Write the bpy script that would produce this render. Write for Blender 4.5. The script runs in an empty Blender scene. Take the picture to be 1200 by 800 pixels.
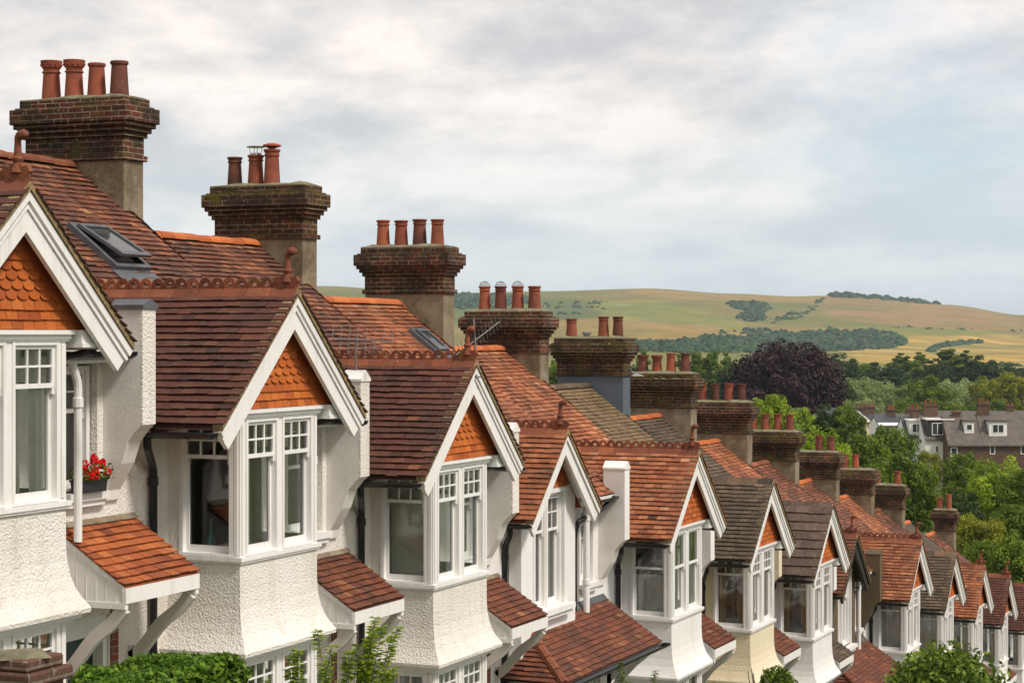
import bpy, math, random
import numpy as np
from mathutils import Vector, noise as mnoise

random.seed(7)
scene = bpy.context.scene
COL = scene.collection
PI = math.pi

# ------------------------------------------------------------------ camera frame (for placing far things at a bearing and a distance)
TH = math.atan(1000 / 2350.0)
CT, ST = math.cos(TH), math.sin(TH)
FPX = 2350.0
HOR = 390.0

def bearing(px, depth):
    lat = (px - 600.0) / FPX * depth
    return (-depth * ST + lat * CT, depth * CT + lat * ST)

# ------------------------------------------------------------------ node helpers
def new_mat(name):
    m = bpy.data.materials.new(name)
    m.use_nodes = True
    nt = m.node_tree
    for n in list(nt.nodes):
        nt.nodes.remove(n)
    out = nt.nodes.new('ShaderNodeOutputMaterial')
    b = nt.nodes.new('ShaderNodeBsdfPrincipled')
    nt.links.new(b.outputs[0], out.inputs['Surface'])
    return m, nt, b

def N(nt, t, **kw):
    n = nt.nodes.new(t)
    for k, v in kw.items():
        setattr(n, k, v)
    return n

def objco(nt, rnd=True, scale=None):
    tc = N(nt, 'ShaderNodeTexCoord')
    o = tc.outputs['Object']
    if scale:
        mp = N(nt, 'ShaderNodeMapping'); mp.inputs['Scale'].default_value = scale
        nt.links.new(o, mp.inputs['Vector']); o = mp.outputs[0]
    if rnd:
        oi = N(nt, 'ShaderNodeObjectInfo')
        mu = N(nt, 'ShaderNodeMath', operation='MULTIPLY'); mu.inputs[1].default_value = 57.0
        nt.links.new(oi.outputs['Random'], mu.inputs[0])
        va = N(nt, 'ShaderNodeVectorMath', operation='ADD')
        nt.links.new(o, va.inputs[0]); nt.links.new(mu.outputs[0], va.inputs[1])
        o = va.outputs[0]
    return o

def noise(nt, co, scale, detail=4, rough=0.55, dist=0.0):
    n = N(nt, 'ShaderNodeTexNoise')
    n.inputs['Scale'].default_value = scale
    n.inputs['Detail'].default_value = detail
    n.inputs['Roughness'].default_value = rough
    n.inputs['Distortion'].default_value = dist
    nt.links.new(co, n.inputs['Vector'])
    return n.outputs['Fac']

def ramp(nt, fac, stops, interp='LINEAR'):
    r = N(nt, 'ShaderNodeValToRGB')
    r.color_ramp.interpolation = interp
    el = r.color_ramp.elements
    while len(el) > 1:
        el.remove(el[-1])
    el[0].position = stops[0][0]; el[0].color = (*stops[0][1], 1)
    for p, c in stops[1:]:
        e = el.new(p); e.color = (*c, 1)
    if fac is not None:
        nt.links.new(fac, r.inputs[0])
    return r.outputs[0]

def grey(v):
    return (v, v, v)

def mix(nt, fac, a, b, mode='MIX'):
    m = N(nt, 'ShaderNodeMix', data_type='RGBA', blend_type=mode)
    for sock, val in ((m.inputs[0], fac), (m.inputs[6], a), (m.inputs[7], b)):
        if isinstance(val, (int, float)):
            sock.default_value = val
        elif isinstance(val, tuple):
            sock.default_value = (*val, 1)
        else:
            nt.links.new(val, sock)
    return m.outputs[2]

def bump(nt, b, h, strength, dist):
    bn = N(nt, 'ShaderNodeBump')
    bn.inputs['Strength'].default_value = strength
    bn.inputs['Distance'].default_value = dist
    nt.links.new(h, bn.inputs['Height'])
    nt.links.new(bn.outputs[0], b.inputs['Normal'])

def attr(nt, name='rnd'):
    a = N(nt, 'ShaderNodeAttribute', attribute_name=name)
    return a.outputs['Fac']

def simple(name, col, rough=0.6, var=0.15, vscale=3.0, bmp=0.0, bscale=40, metal=0.0, spec=0.5):
    m, nt, b = new_mat(name)
    co = objco(nt)
    f = noise(nt, co, vscale, 5)
    c2 = tuple(x * (1 - var) for x in col); c1 = tuple(min(1, x * (1 + var * .6)) for x in col)
    nt.links.new(ramp(nt, f, [(0.3, c2), (0.7, c1)]), b.inputs['Base Color'])
    b.inputs['Roughness'].default_value = rough
    b.inputs['Metallic'].default_value = metal
    b.inputs['Specular IOR Level'].default_value = spec
    if bmp:
        bump(nt, b, noise(nt, co, bscale, 4), bmp, 0.01)
    return m

def tile_mat(name, stops, lichen=0.25, lichcol=(.20, .19, .12), dark=0.5, darkcol=(.05, .03, .025)):
    m, nt, b = new_mat(name)
    co = objco(nt)
    base = ramp(nt, attr(nt), stops)
    f1 = noise(nt, co, 1.4, 8, .72)
    d = ramp(nt, f1, [(0.44, grey(0)), (0.60, grey(dark))])
    base = mix(nt, d, base, darkcol)
    f2 = noise(nt, co, 9, 6, .7)
    l = ramp(nt, f2, [(0.54, grey(0)), (0.70, grey(lichen))])
    base = mix(nt, l, base, lichcol)
    f4 = noise(nt, co, 38, 3, .6)
    l2 = ramp(nt, f4, [(0.655, grey(0)), (0.72, grey(min(1, lichen * 1.9)))])
    base = mix(nt, l2, base, (.42, .40, .33))
    f3 = noise(nt, co, 60, 3, .6)
    base = mix(nt, 0.5, base, ramp(nt, f3, [(0.3, grey(.55)), (0.7, grey(1.25))]), 'MULTIPLY')
    nt.links.new(base, b.inputs['Base Color'])
    b.inputs['Roughness'].default_value = 0.82
    b.inputs['Specular IOR Level'].default_value = 0.3
    bump(nt, b, f3, 0.5, 0.006)
    return m

def render_mat(name, col, coarse=1.0, stain=0.35, bs=1.0, deep=0.0):
    m, nt, b = new_mat(name)
    co = objco(nt)
    f = noise(nt, co, 0.9, 6, .65)
    base = mix(nt, ramp(nt, f, [(0.40, grey(0)), (0.72, grey(stain))]), col, tuple(c * k for c, k in zip(col, (.74, .68, .58))))
    st = noise(nt, objco(nt, True, (6, 6, .5)), 1.0, 4, .6)
    base = mix(nt, ramp(nt, st, [(0.52, grey(0)), (0.75, grey(stain * .8))]), base, tuple(c * k for c, k in zip(col, (.62, .58, .5))))
    v = N(nt, 'ShaderNodeTexVoronoi'); v.inputs['Scale'].default_value = 44
    v.feature = 'SMOOTH_F1'
    nt.links.new(co, v.inputs['Vector'])
    n2 = noise(nt, co, 52, 4, .6)
    h = N(nt, 'ShaderNodeMath', operation='SUBTRACT'); nt.links.new(n2, h.inputs[0]); nt.links.new(v.outputs['Distance'], h.inputs[1])
    # grime caught between the pebbles
    base = mix(nt, ramp(nt, v.outputs['Distance'], [(0.35, grey(0)), (0.85, grey(.30 * coarse))]), base, tuple(c * k for c, k in zip(col, (.50, .46, .40))))
    if deep:
        f9 = noise(nt, co, 1.7, 7, .72)
        base = mix(nt, ramp(nt, f9, [(0.42, grey(0)), (0.60, grey(deep))]), base, tuple(c * k for c, k in zip(col, (.38, .33, .26))))
        f8 = noise(nt, co, 14, 5, .7)
        base = mix(nt, ramp(nt, f8, [(0.5, grey(0)), (0.72, grey(deep * .6))]), base, (.34, .30, .20))
    nt.links.new(base, b.inputs['Base Color'])
    b.inputs['Roughness'].default_value = 0.75
    b.inputs['Specular IOR Level'].default_value = 0.3
    bump(nt, b, h.outputs[0], bs * .8, 0.015 * coarse)
    return m

def brick_mat(name, c1, c2, mortar, moss=0.3, mosscol=(.10, .09, .02), soot=0.6):
    m, nt, b = new_mat(name)
    tc = N(nt, 'ShaderNodeTexCoord')
    sep = N(nt, 'ShaderNodeSeparateXYZ'); nt.links.new(tc.outputs['Object'], sep.inputs[0])
    ad = N(nt, 'ShaderNodeMath', operation='ADD'); nt.links.new(sep.outputs[0], ad.inputs[0]); nt.links.new(sep.outputs[1], ad.inputs[1])
    cb = N(nt, 'ShaderNodeCombineXYZ'); nt.links.new(ad.outputs[0], cb.inputs[0]); nt.links.new(sep.outputs[2], cb.inputs[1])
    br = N(nt, 'ShaderNodeTexBrick')
    nt.links.new(cb.outputs[0], br.inputs['Vector'])
    br.inputs['Scale'].default_value = 1.0
    br.inputs['Brick Width'].default_value = 0.225
    br.inputs['Row Height'].default_value = 0.075
    br.inputs['Mortar Size'].default_value = 0.008
    br.inputs['Mortar Smooth'].default_value = 0.25
    br.inputs['Bias'].default_value = 0.0
    br.inputs['Color1'].default_value = (*c1, 1)
    br.inputs['Color2'].default_value = (*c2, 1)
    br.inputs['Mortar'].default_value = (*mortar, 1)
    co = objco(nt)
    f = noise(nt, co, 2.2, 6, .7)
    base = mix(nt, ramp(nt, f, [(0.36, grey(0)), (0.58, grey(soot))]), br.outputs['Color'], (.028, .020, .017))
    f2 = noise(nt, co, 3.1, 6, .75)
    g = N(nt, 'ShaderNodeNewGeometry')
    s2 = N(nt, 'ShaderNodeSeparateXYZ'); nt.links.new(g.outputs['Normal'], s2.inputs[0])
    up = N(nt, 'ShaderNodeMath', operation='MULTIPLY_ADD'); nt.links.new(s2.outputs[2], up.inputs[0]); up.inputs[1].default_value = .22; nt.links.new(f2, up.inputs[2])
    base = mix(nt, ramp(nt, up.outputs[0], [(0.52, grey(0)), (0.66, grey(moss))]), base, mosscol)
    f3 = noise(nt, co, 45, 4, .6)
    base = mix(nt, 0.6, base, ramp(nt, f3, [(0.3, grey(.55)), (0.72, grey(1.35))]), 'MULTIPLY')
    sp = noise(nt, co, 22, 3, .6)
    base = mix(nt, ramp(nt, sp, [(0.63, grey(0)), (0.70, grey(.5))]), base, (.33, .32, .26))
    nt.links.new(base, b.inputs['Base Color'])
    b.inputs['Roughness'].default_value = 0.9
    b.inputs['Specular IOR Level'].default_value = 0.2
    hh = mix(nt, 0.35, br.outputs['Fac'], f3)
    inv = N(nt, 'ShaderNodeInvert'); nt.links.new(hh, inv.inputs['Color'])
    bump(nt, b, inv.outputs[0], 0.8, 0.012)
    return m

def leaf_mat(name, c_dark, c_mid, c_light, trans=0.35):
    m, nt, b = new_mat(name)
    col = ramp(nt, attr(nt), [(0.0, c_dark), (0.5, c_mid), (1.0, c_light)])
    f = noise(nt, objco(nt), 0.35, 3)
    col = mix(nt, 0.6, col, ramp(nt, f, [(0.3, grey(.6)), (0.7, grey(1.3))]), 'MULTIPLY')
    nt.links.new(col, b.inputs['Base Color'])
    b.inputs['Roughness'].default_value = 0.6
    b.inputs['Specular IOR Level'].default_value = 0.25
    tr = N(nt, 'ShaderNodeBsdfTranslucent'); nt.links.new(col, tr.inputs['Color'])
    mx = N(nt, 'ShaderNodeMixShader'); mx.inputs[0].default_value = trans
    nt.links.new(b.outputs[0], mx.inputs[1]); nt.links.new(tr.outputs[0], mx.inputs[2])
    out = [n for n in nt.nodes if n.type == 'OUTPUT_MATERIAL'][0]
    nt.links.new(mx.outputs[0], out.inputs['Surface'])
    return m

def glass_mat():
    m, nt, b = new_mat('window_glass')
    nt.nodes.remove(b)
    out = [n for n in nt.nodes if n.type == 'OUTPUT_MATERIAL'][0]
    tr = N(nt, 'ShaderNodeBsdfTransparent'); tr.inputs[0].default_value = (.90, .93, .92, 1)
    gl = N(nt, 'ShaderNodeBsdfGlossy'); gl.inputs['Roughness'].default_value = 0.02; gl.inputs['Color'].default_value = (.95, .97, 1, 1)
    fr = N(nt, 'ShaderNodeFresnel'); fr.inputs[0].default_value = 1.5
    co = objco(nt)
    bn = N(nt, 'ShaderNodeBump'); bn.inputs['Strength'].default_value = .12; bn.inputs['Distance'].default_value = .01
    nt.links.new(noise(nt, co, 4.0, 2), bn.inputs['Height'])
    nt.links.new(bn.outputs[0], gl.inputs['Normal'])
    ad = N(nt, 'ShaderNodeMath', operation='MULTIPLY_ADD'); ad.inputs[1].default_value = 1.4; ad.inputs[2].default_value = .03
    nt.links.new(fr.outputs[0], ad.inputs[0])
    mx = N(nt, 'ShaderNodeMixShader')
    nt.links.new(ad.outputs[0], mx.inputs[0]); nt.links.new(tr.outputs[0], mx.inputs[1]); nt.links.new(gl.outputs[0], mx.inputs[2])
    nt.links.new(mx.outputs[0], out.inputs['Surface'])
    return m

M = {}
M['tile_plum'] = tile_mat('aged_plum_tiles', [(0, (.045, .020, .017)), (.35, (.085, .030, .022)), (.7, (.125, .042, .027)), (.93, (.16, .060, .033)), (1, (.25, .095, .045))], .18)
M['tile_red'] = tile_mat('mottled_red_tiles', [(0, (.055, .025, .02)), (.3, (.13, .045, .028)), (.6, (.20, .068, .036)), (.85, (.33, .12, .055)), (1, (.44, .20, .09))], .42, dark=.62)
M['tile_orange'] = tile_mat('orange_red_tiles', [(0, (.08, .032, .022)), (.25, (.24, .070, .030)), (.6, (.36, .120, .050)), (.88, (.47, .19, .085)), (1, (.56, .28, .15))], .38, dark=.5)
M['tile_brown'] = tile_mat('mossy_brown_tiles', [(0, (.045, .035, .026)), (.5, (.10, .070, .048)), (.9, (.15, .105, .066)), (1, (.24, .13, .07))], .5, lichcol=(.17, .15, .07), dark=.4)
M['tile_tan'] = tile_mat('tan_mossy_tiles', [(0, (.09, .055, .03)), (.5, (.19, .125, .065)), (.9, (.28, .18, .09)), (1, (.36, .2, .09))], .55, lichcol=(.22, .19, .06), dark=.45)
M['tile_concrete'] = tile_mat('brown_concrete_tiles', [(0, (.060, .038, .030)), (.5, (.105, .066, .052)), (1, (.16, .10, .078))], .5, lichcol=(.22, .19, .12), dark=.3)
M['tile_porch'] = tile_mat('porch_orange_tiles', [(0, (.06, .03, .025)), (.12, (.23, .06, .025)), (.5, (.40, .105, .034)), (.85, (.50, .155, .048)), (1, (.55, .23, .09))], .15, dark=.25)
M['tile_porch_red'] = tile_mat('porch_red_tiles', [(0, (.07, .03, .022)), (.4, (.15, .048, .027)), (.8, (.23, .072, .034)), (1, (.33, .14, .06))], .3, dark=.4)
M['hung'] = tile_mat('hung_orange_tiles', [(0, (.30, .062, .014)), (.5, (.47, .115, .020)), (.9, (.57, .160, .030)), (1, (.40, .09, .02))], .05, dark=.12, darkcol=(.18, .05, .02))
M['ridge_new'] = tile_mat('bright_ridge_tiles', [(0, (.42, .10, .03)), (1, (.58, .17, .05))], .15, dark=.25, darkcol=(.2, .06, .03))
M['ridge_old'] = tile_mat('terracotta_crest', [(0, (.16, .045, .025)), (.6, (.25, .075, .035)), (1, (.34, .11, .05))], .45, lichcol=(.22, .13, .03), dark=.4)
M['pot'] = tile_mat('terracotta_pot', [(0, (.26, .065, .035)), (1, (.36, .10, .05))], .12, dark=.6, darkcol=(.07, .03, .025))
M['pot_dark'] = tile_mat('sooty_pot', [(0, (.13, .045, .03)), (1, (.19, .06, .04))], .15, dark=.7, darkcol=(.035, .02, .018))
M['pebble'] = render_mat('white_pebbledash', (.83, .79, .735), 1.0, .55)
M['pebble_soft'] = render_mat('soft_white_render', (.82, .80, .785), .5, .32, .6)
M['pebble_cream'] = render_mat('cream_pebbledash', (.77, .67, .48), .7, .3, .8)
M['pebble_dark'] = render_mat('brown_roughcast', (.13, .095, .055), .6, .3, .7)
M['cement'] = render_mat('grey_cement_render', (.29, .235, .165), .2, 1.0, .5, deep=.85)
M['cement_blue'] = render_mat('blue_grey_lead', (.10, .12, .15), .05, .3, .2)
def paint_mat(name, col, dirt):
    m, nt, b = new_mat(name)
    co = objco(nt)
    base = ramp(nt, noise(nt, co, 1.3, 5, .6), [(.3, tuple(c * .93 for c in col)), (.7, col)])
    st = noise(nt, objco(nt, True, (9, 9, .9)), 1.0, 5, .7)
    base = mix(nt, ramp(nt, st, [(.52, grey(0)), (.74, grey(dirt))]), base, (.42, .38, .31))
    fl = noise(nt, co, 26, 5, .75)
    base = mix(nt, ramp(nt, fl, [(.64, grey(0)), (.70, grey(dirt * 1.3))]), base, (.46, .42, .36))
    nt.links.new(base, b.inputs['Base Color'])
    b.inputs['Roughness'].default_value = .48; b.inputs['Specular IOR Level'].default_value = .4
    bump(nt, b, fl, .25, .004)
    return m
M['white'] = paint_mat('white_gloss_paint', (.82, .80, .775), .38)
M['smooth_white'] = simple('smooth_white_render', (.76, .73, .68), .7, .16, 2.5, .3, 30)
M['white_warm'] = paint_mat('weathered_white_paint', (.62, .585, .53), .6)
M['black_barge'] = simple('black_paint', (.025, .022, .02), .4)
M['black'] = simple('black_gutter_plastic', (.008, .008, .009), .3)
M['brick'] = brick_mat('sooty_chimney_brick', (.17, .042, .026), (.060, .022, .018), (.36, .30, .20), .5, soot=.84)
M['brick_moss'] = brick_mat('mossy_chimney_brick', (.14, .038, .024), (.055, .022, .018), (.30, .25, .15), .9, (.10, .085, .012), soot=.84)
M['brick_red'] = brick_mat('red_wall_brick', (.28, .075, .04), (.20, .06, .035), (.30, .26, .20), .0, soot=.2)
M['brick_far'] = brick_mat('brown_terrace_brick', (.15, .075, .048), (.10, .052, .036), (.20, .16, .12), .0, soot=.25)
M['flaunch'] = simple('mossy_cement_flaunching', (.19, .17, .10), .9, .5, 6, .6, 50)
M['lead'] = simple('lead_flashing', (.10, .105, .115), .55, .3, 8)
M['slate'] = simple('grey_slate', (.055, .055, .062), .6, .4, 1.5)
M['slate_brown'] = simple('brown_grey_roof_tiles', (.105, .085, .070), .7, .4, 1.2)
M['metal'] = simple('galvanised_metal', (.5, .5, .5), .35, .1, 5, metal=.9)
M['metal_dark'] = simple('dull_aerial_metal', (.28, .28, .28), .45, .1, 5, metal=.7)
M['glass'] = glass_mat()
M['interior'] = simple('room_plaster', (.34, .29, .23), .9, .3, 1.2)
M['curtain'] = simple('pale_curtain', (.78, .76, .70), .9, .1, 3)
M['blind'] = simple('grey_green_blind', (.60, .60, .50), .9, .05, 2)
M['curtain_green'] = simple('olive_curtain', (.30, .34, .12), .9, .1, 3)
M['curtain_brown'] = simple('tan_curtain', (.50, .36, .22), .9, .1, 3)
M['door'] = simple('dark_teal_door', (.02, .05, .05), .35)
M['stem'] = simple('bark', (.10, .075, .05), .9, .4, 4, .6, 12)
M['planter'] = simple('dark_plastic_planter', (.02, .02, .022), .5)
M['flower'] = simple('red_petals', (.70, .006, .010), .8, .1, 30, spec=.1)
M['leaf_hedge'] = leaf_mat('hedge_leaf', (.030, .065, .006), (.085, .17, .016), (.20, .32, .035))
M['leaf_shrub'] = leaf_mat('shrub_leaf', (.035, .07, .008), (.11, .18, .018), (.26, .33, .04))
M['leaf_green'] = leaf_mat('tree_leaf_green', (.035, .065, .005), (.115, .185, .013), (.25, .32, .025))
M['leaf_bright'] = leaf_mat('tree_leaf_bright', (.07, .13, .006), (.22, .33, .014), (.40, .48, .035))
M['leaf_dark'] = leaf_mat('tree_leaf_dark', (.014, .032, .007), (.036, .070, .014), (.08, .13, .026))
M['leaf_yellow'] = leaf_mat('tree_leaf_olive', (.065, .09, .006), (.20, .22, .014), (.36, .35, .035))
M['leaf_pale'] = leaf_mat('willow_leaf_pale', (.13, .18, .05), (.27, .34, .12), (.42, .48, .20))
M['leaf_beech'] = leaf_mat('copper_beech_leaf', (.010, .003, .004), (.022, .006, .008), (.055, .015, .015), .15)
M['far_wood'] = leaf_mat('distant_wood_leaf', (.016, .042, .014), (.026, .062, .020), (.05, .09, .03), .0)
M['verge'] = simple('mossy_verge_mortar', (.27, .19, .09), .9, .5, 14, .6, 60)
M['asphalt'] = simple('asphalt', (.05, .05, .052), .9, .25, 2, .4, 60)
M['paving'] = simple('paving', (.22, .21, .19), .9, .2, 2, .3, 40)

# ------------------------------------------------------------------ mesh builder
OX, OZ = -11.9, -6.3       # the origin of a house: front wall line, ground level (relative to its gable ridge)

class MB:
    def __init__(s):
        s.v = []; s.f = []; s.r = []
    def add(s, vs, fs, r=0.5):
        o = len(s.v)
        s.v.extend(vs)
        for f in fs:
            s.f.append(tuple(i + o for i in f)); s.r.append(r)
    def box(s, x0, x1, y0, y1, z0, z1, r=0.5):
        if x0 > x1: x0, x1 = x1, x0
        if y0 > y1: y0, y1 = y1, y0
        if z0 > z1: z0, z1 = z1, z0
        s.add([(x0, y0, z0), (x1, y0, z0), (x1, y1, z0), (x0, y1, z0), (x0, y0, z1), (x1, y0, z1), (x1, y1, z1), (x0, y1, z1)],
              [(0, 3, 2, 1), (4, 5, 6, 7), (0, 1, 5, 4), (1, 2, 6, 5), (2, 3, 7, 6), (3, 0, 4, 7)], r)
    def prism(s, poly, T, d0, d1, r=0.5):
        """poly: list of (a, z); T(a, d, z) -> point; extruded from depth d0 to d1"""
        n = len(poly)
        vs = [T(a, d0, z) for a, z in poly] + [T(a, d1, z) for a, z in poly]
        fs = [tuple(range(n)), tuple(range(2 * n - 1, n - 1, -1))]
        for i in range(n):
            j = (i + 1) % n
            fs.append((i, i + n, j + n, j))
        s.add(vs, fs, r)
    def tube(s, path, rad, seg=8, r=0.5, cap=True):
        P = [Vector(p) for p in path]
        if not isinstance(rad, (list, tuple)):
            rad = [rad] * len(P)
        rings = []
        up = Vector((0, 0, 1))
        prev = None
        for i, p in enumerate(P):
            t = (P[min(i + 1, len(P) - 1)] - P[max(i - 1, 0)]).normalized()
            if prev is None:
                a = t.cross(up)
                if a.length < .05: a = t.cross(Vector((0, 1, 0)))
                a.normalize()
            else:
                a = (prev - t * prev.dot(t)).normalized()
            prev = a
            b = t.cross(a)
            rings.append([tuple(p + (a * math.cos(2 * PI * k / seg) + b * math.sin(2 * PI * k / seg)) * rad[i]) for k in range(seg)])
        vs = [q for ring in rings for q in ring]
        fs = []
        for i in range(len(P) - 1):
            for k in range(seg):
                k2 = (k + 1) % seg
                fs.append((i * seg + k, i * seg + k2, (i + 1) * seg + k2, (i + 1) * seg + k))
        if cap:
            fs.append(tuple(range(seg - 1, -1, -1)))
            o = (len(P) - 1) * seg
            fs.append(tuple(range(o, o + seg)))
        s.add(vs, fs, r)
    def lathe(s, c, prof, seg=16, r=0.5, sx=1, sy=1):
        vs = []; fs = []
        for rad, z in prof:
            for k in range(seg):
                a = 2 * PI * k / seg
                vs.append((c[0] + rad * sx * math.cos(a), c[1] + rad * sy * math.sin(a), c[2] + z))
        for i in range(len(prof) - 1):
            for k in range(seg):
                k2 = (k + 1) % seg
                fs.append((i * seg + k, i * seg + k2, (i + 1) * seg + k2, (i + 1) * seg + k))
        fs.append(tuple(range(seg - 1, -1, -1)))
        o = (len(prof) - 1) * seg
        fs.append(tuple(range(o, o + seg)))
        s.add(vs, fs, r)
    def build(s, name, mat, parent=None, origin=(0, 0, 0), smooth=False, label=None, bevel=0):
        me = bpy.data.meshes.new(name)
        v = np.array(s.v, dtype=np.float64).reshape(-1, 3) - np.array(origin)
        me.from_pydata(v.tolist(), [], s.f)
        me.materials.append(mat)
        a = me.attributes.new('rnd', 'FLOAT', 'FACE')
        a.data.foreach_set('value', np.array(s.r, dtype=np.float32))
        if smooth:
            me.polygons.foreach_set('use_smooth', [True] * len(me.polygons))
            try:
                me.set_sharp_from_angle(angle=math.radians(35))
            except Exception:
                pass
        o = bpy.data.objects.new(name, me)
        COL.objects.link(o)
        if parent: o.parent = parent
        if label: o['label'] = label
        if bevel:
            bm = o.modifiers.new('bevel', 'BEVEL'); bm.width = bevel; bm.segments = 1; bm.limit_method = 'ANGLE'; bm.angle_limit = math.radians(40)
        return o

def tag(o, label=None, cat=None, group=None, kind=None):
    if label: o['label'] = label
    if cat: o['category'] = cat
    if group: o['group'] = group
    if kind: o['kind'] = kind
    return o

def empty(name, loc, rz=0):
    o = bpy.data.objects.new(name, None)
    o.empty_display_size = .3
    COL.objects.link(o)
    o.location = loc; o.rotation_euler = (0, 0, rz)
    return o

# frames: T(a, d, z): a along the wall, d outward, z up
def TX(pos):  return lambda a, d, z: (pos + d, a, z)          # faces the street (+x)
def TYm(pos): return lambda a, d, z: (a, pos - d, z)          # faces uphill (-y)
def TYp(pos): return lambda a, d, z: (a, pos + d, z)          # faces downhill (+y)

def b2(mb, T, a0, a1, d0, d1, z0, z1, r=.5):
    p = T(a0, d0, z0); q = T(a1, d1, z1)
    mb.box(p[0], q[0], p[1], q[1], p[2], q[2], r)

def wall(mb, T, a0, a1, z0, z1, holes=(), th=.22):
    """a wall sheet of thickness th with rectangular openings (front at d=0)"""
    As = sorted(set([a0, a1] + [h[0] for h in holes] + [h[1] for h in holes]))
    Zs = sorted(set([z0, z1] + [h[2] for h in holes] + [h[3] for h in holes]))
    def inh(a, z): return any(h[0] < a < h[1] and h[2] < z < h[3] for h in holes)
    for d in (0, -th):
        for i in range(len(As) - 1):
            for j in range(len(Zs) - 1):
                if inh((As[i] + As[i + 1]) / 2, (Zs[j] + Zs[j + 1]) / 2): continue
                mb.add([T(As[i], d, Zs[j]), T(As[i + 1], d, Zs[j]), T(As[i + 1], d, Zs[j + 1]), T(As[i], d, Zs[j + 1])], [(0, 1, 2, 3)])
    for h in list(holes) + [(a0, a1, z0, z1)]:
        A0, A1, Z0, Z1 = h
        for (p, q) in (((A0, Z0), (A1, Z0)), ((A1, Z0), (A1, Z1)), ((A1, Z1), (A0, Z1)), ((A0, Z1), (A0, Z0))):
            mb.add([T(p[0], 0, p[1]), T(q[0], 0, q[1]), T(q[0], -th, q[1]), T(p[0], -th, p[1])], [(0, 1, 2, 3)])

# ------------------------------------------------------------------ roof tiles laid course by course
def lay_tiles(mb, P, Nrm, s0, s1, length, rng, gauge=.115, width=.165, keep=None, thick=.014, lift=.029, jit=1.0, newtop=0):
    """P(s, t) -> point, t runs from the eave (0) up the slope; Nrm unit normal"""
    n = Vector(Nrm)
    ncourse = int(length / gauge)
    for c in range(ncourse):
        t0 = c * gauge
        t1 = min(length, t0 + gauge * 1.12)
        off = (c % 2) * width * .5
        k = int((s1 - s0) / width) + 2
        sag = mnoise.noise(Vector((c * .7, s0, 3))) * .004
        for i in range(k):
            a = s0 - off + i * width
            b = a + width
            a = max(a, s0); b = min(b, s1)
            if b - a < .02: continue
            if keep and not keep((a + b) / 2, t0 + gauge / 2): continue
            ja = rng.uniform(-.003, .003) * jit; jt = rng.uniform(-.005, .005) * jit; jn = rng.uniform(-.003, .004) * jit
            jn += mnoise.noise(Vector((a * .9, t0 * .8, s0 * 3 + length))) * .014 + mnoise.noise(Vector((a * 3.1, t0 * 2.3, 7.7 + length))) * .006; jt += mnoise.noise(Vector((a * 1.3, c * .37, 1.1))) * .010
            if rng.random() < .015: jt -= .012 * jit; jn += .004
            g = .0025
            A0 = Vector(P(a + g + ja, t0 + jt)); B0 = Vector(P(b - g + ja, t0 + jt + rng.uniform(-.003, .003)))
            A1 = Vector(P(a + g + ja, t1)); B1 = Vector(P(b - g + ja, t1))
            tw = rng.uniform(-.0025, .0025) * jit
            lo = n * (lift + jn + sag); lo2 = n * (lift + jn + sag + tw); hi = n * (.004 + sag)
            und = n * (-thick)
            vs = [A0 + lo, B0 + lo2, B1 + hi, A1 + hi, A0 + lo + und, B0 + lo2 + und, B1 + hi + und, A1 + hi + und]
            mb.add([tuple(v) for v in vs], [(0, 1, 2, 3), (4, 5, 1, 0), (5, 6, 2, 1), (7, 4, 0, 3)], min(1, max(0, rng.gauss(.5, .16) + (.32 if rng.random() < .04 else 0) + (.25 if length - t0 < newtop else 0))))

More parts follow.
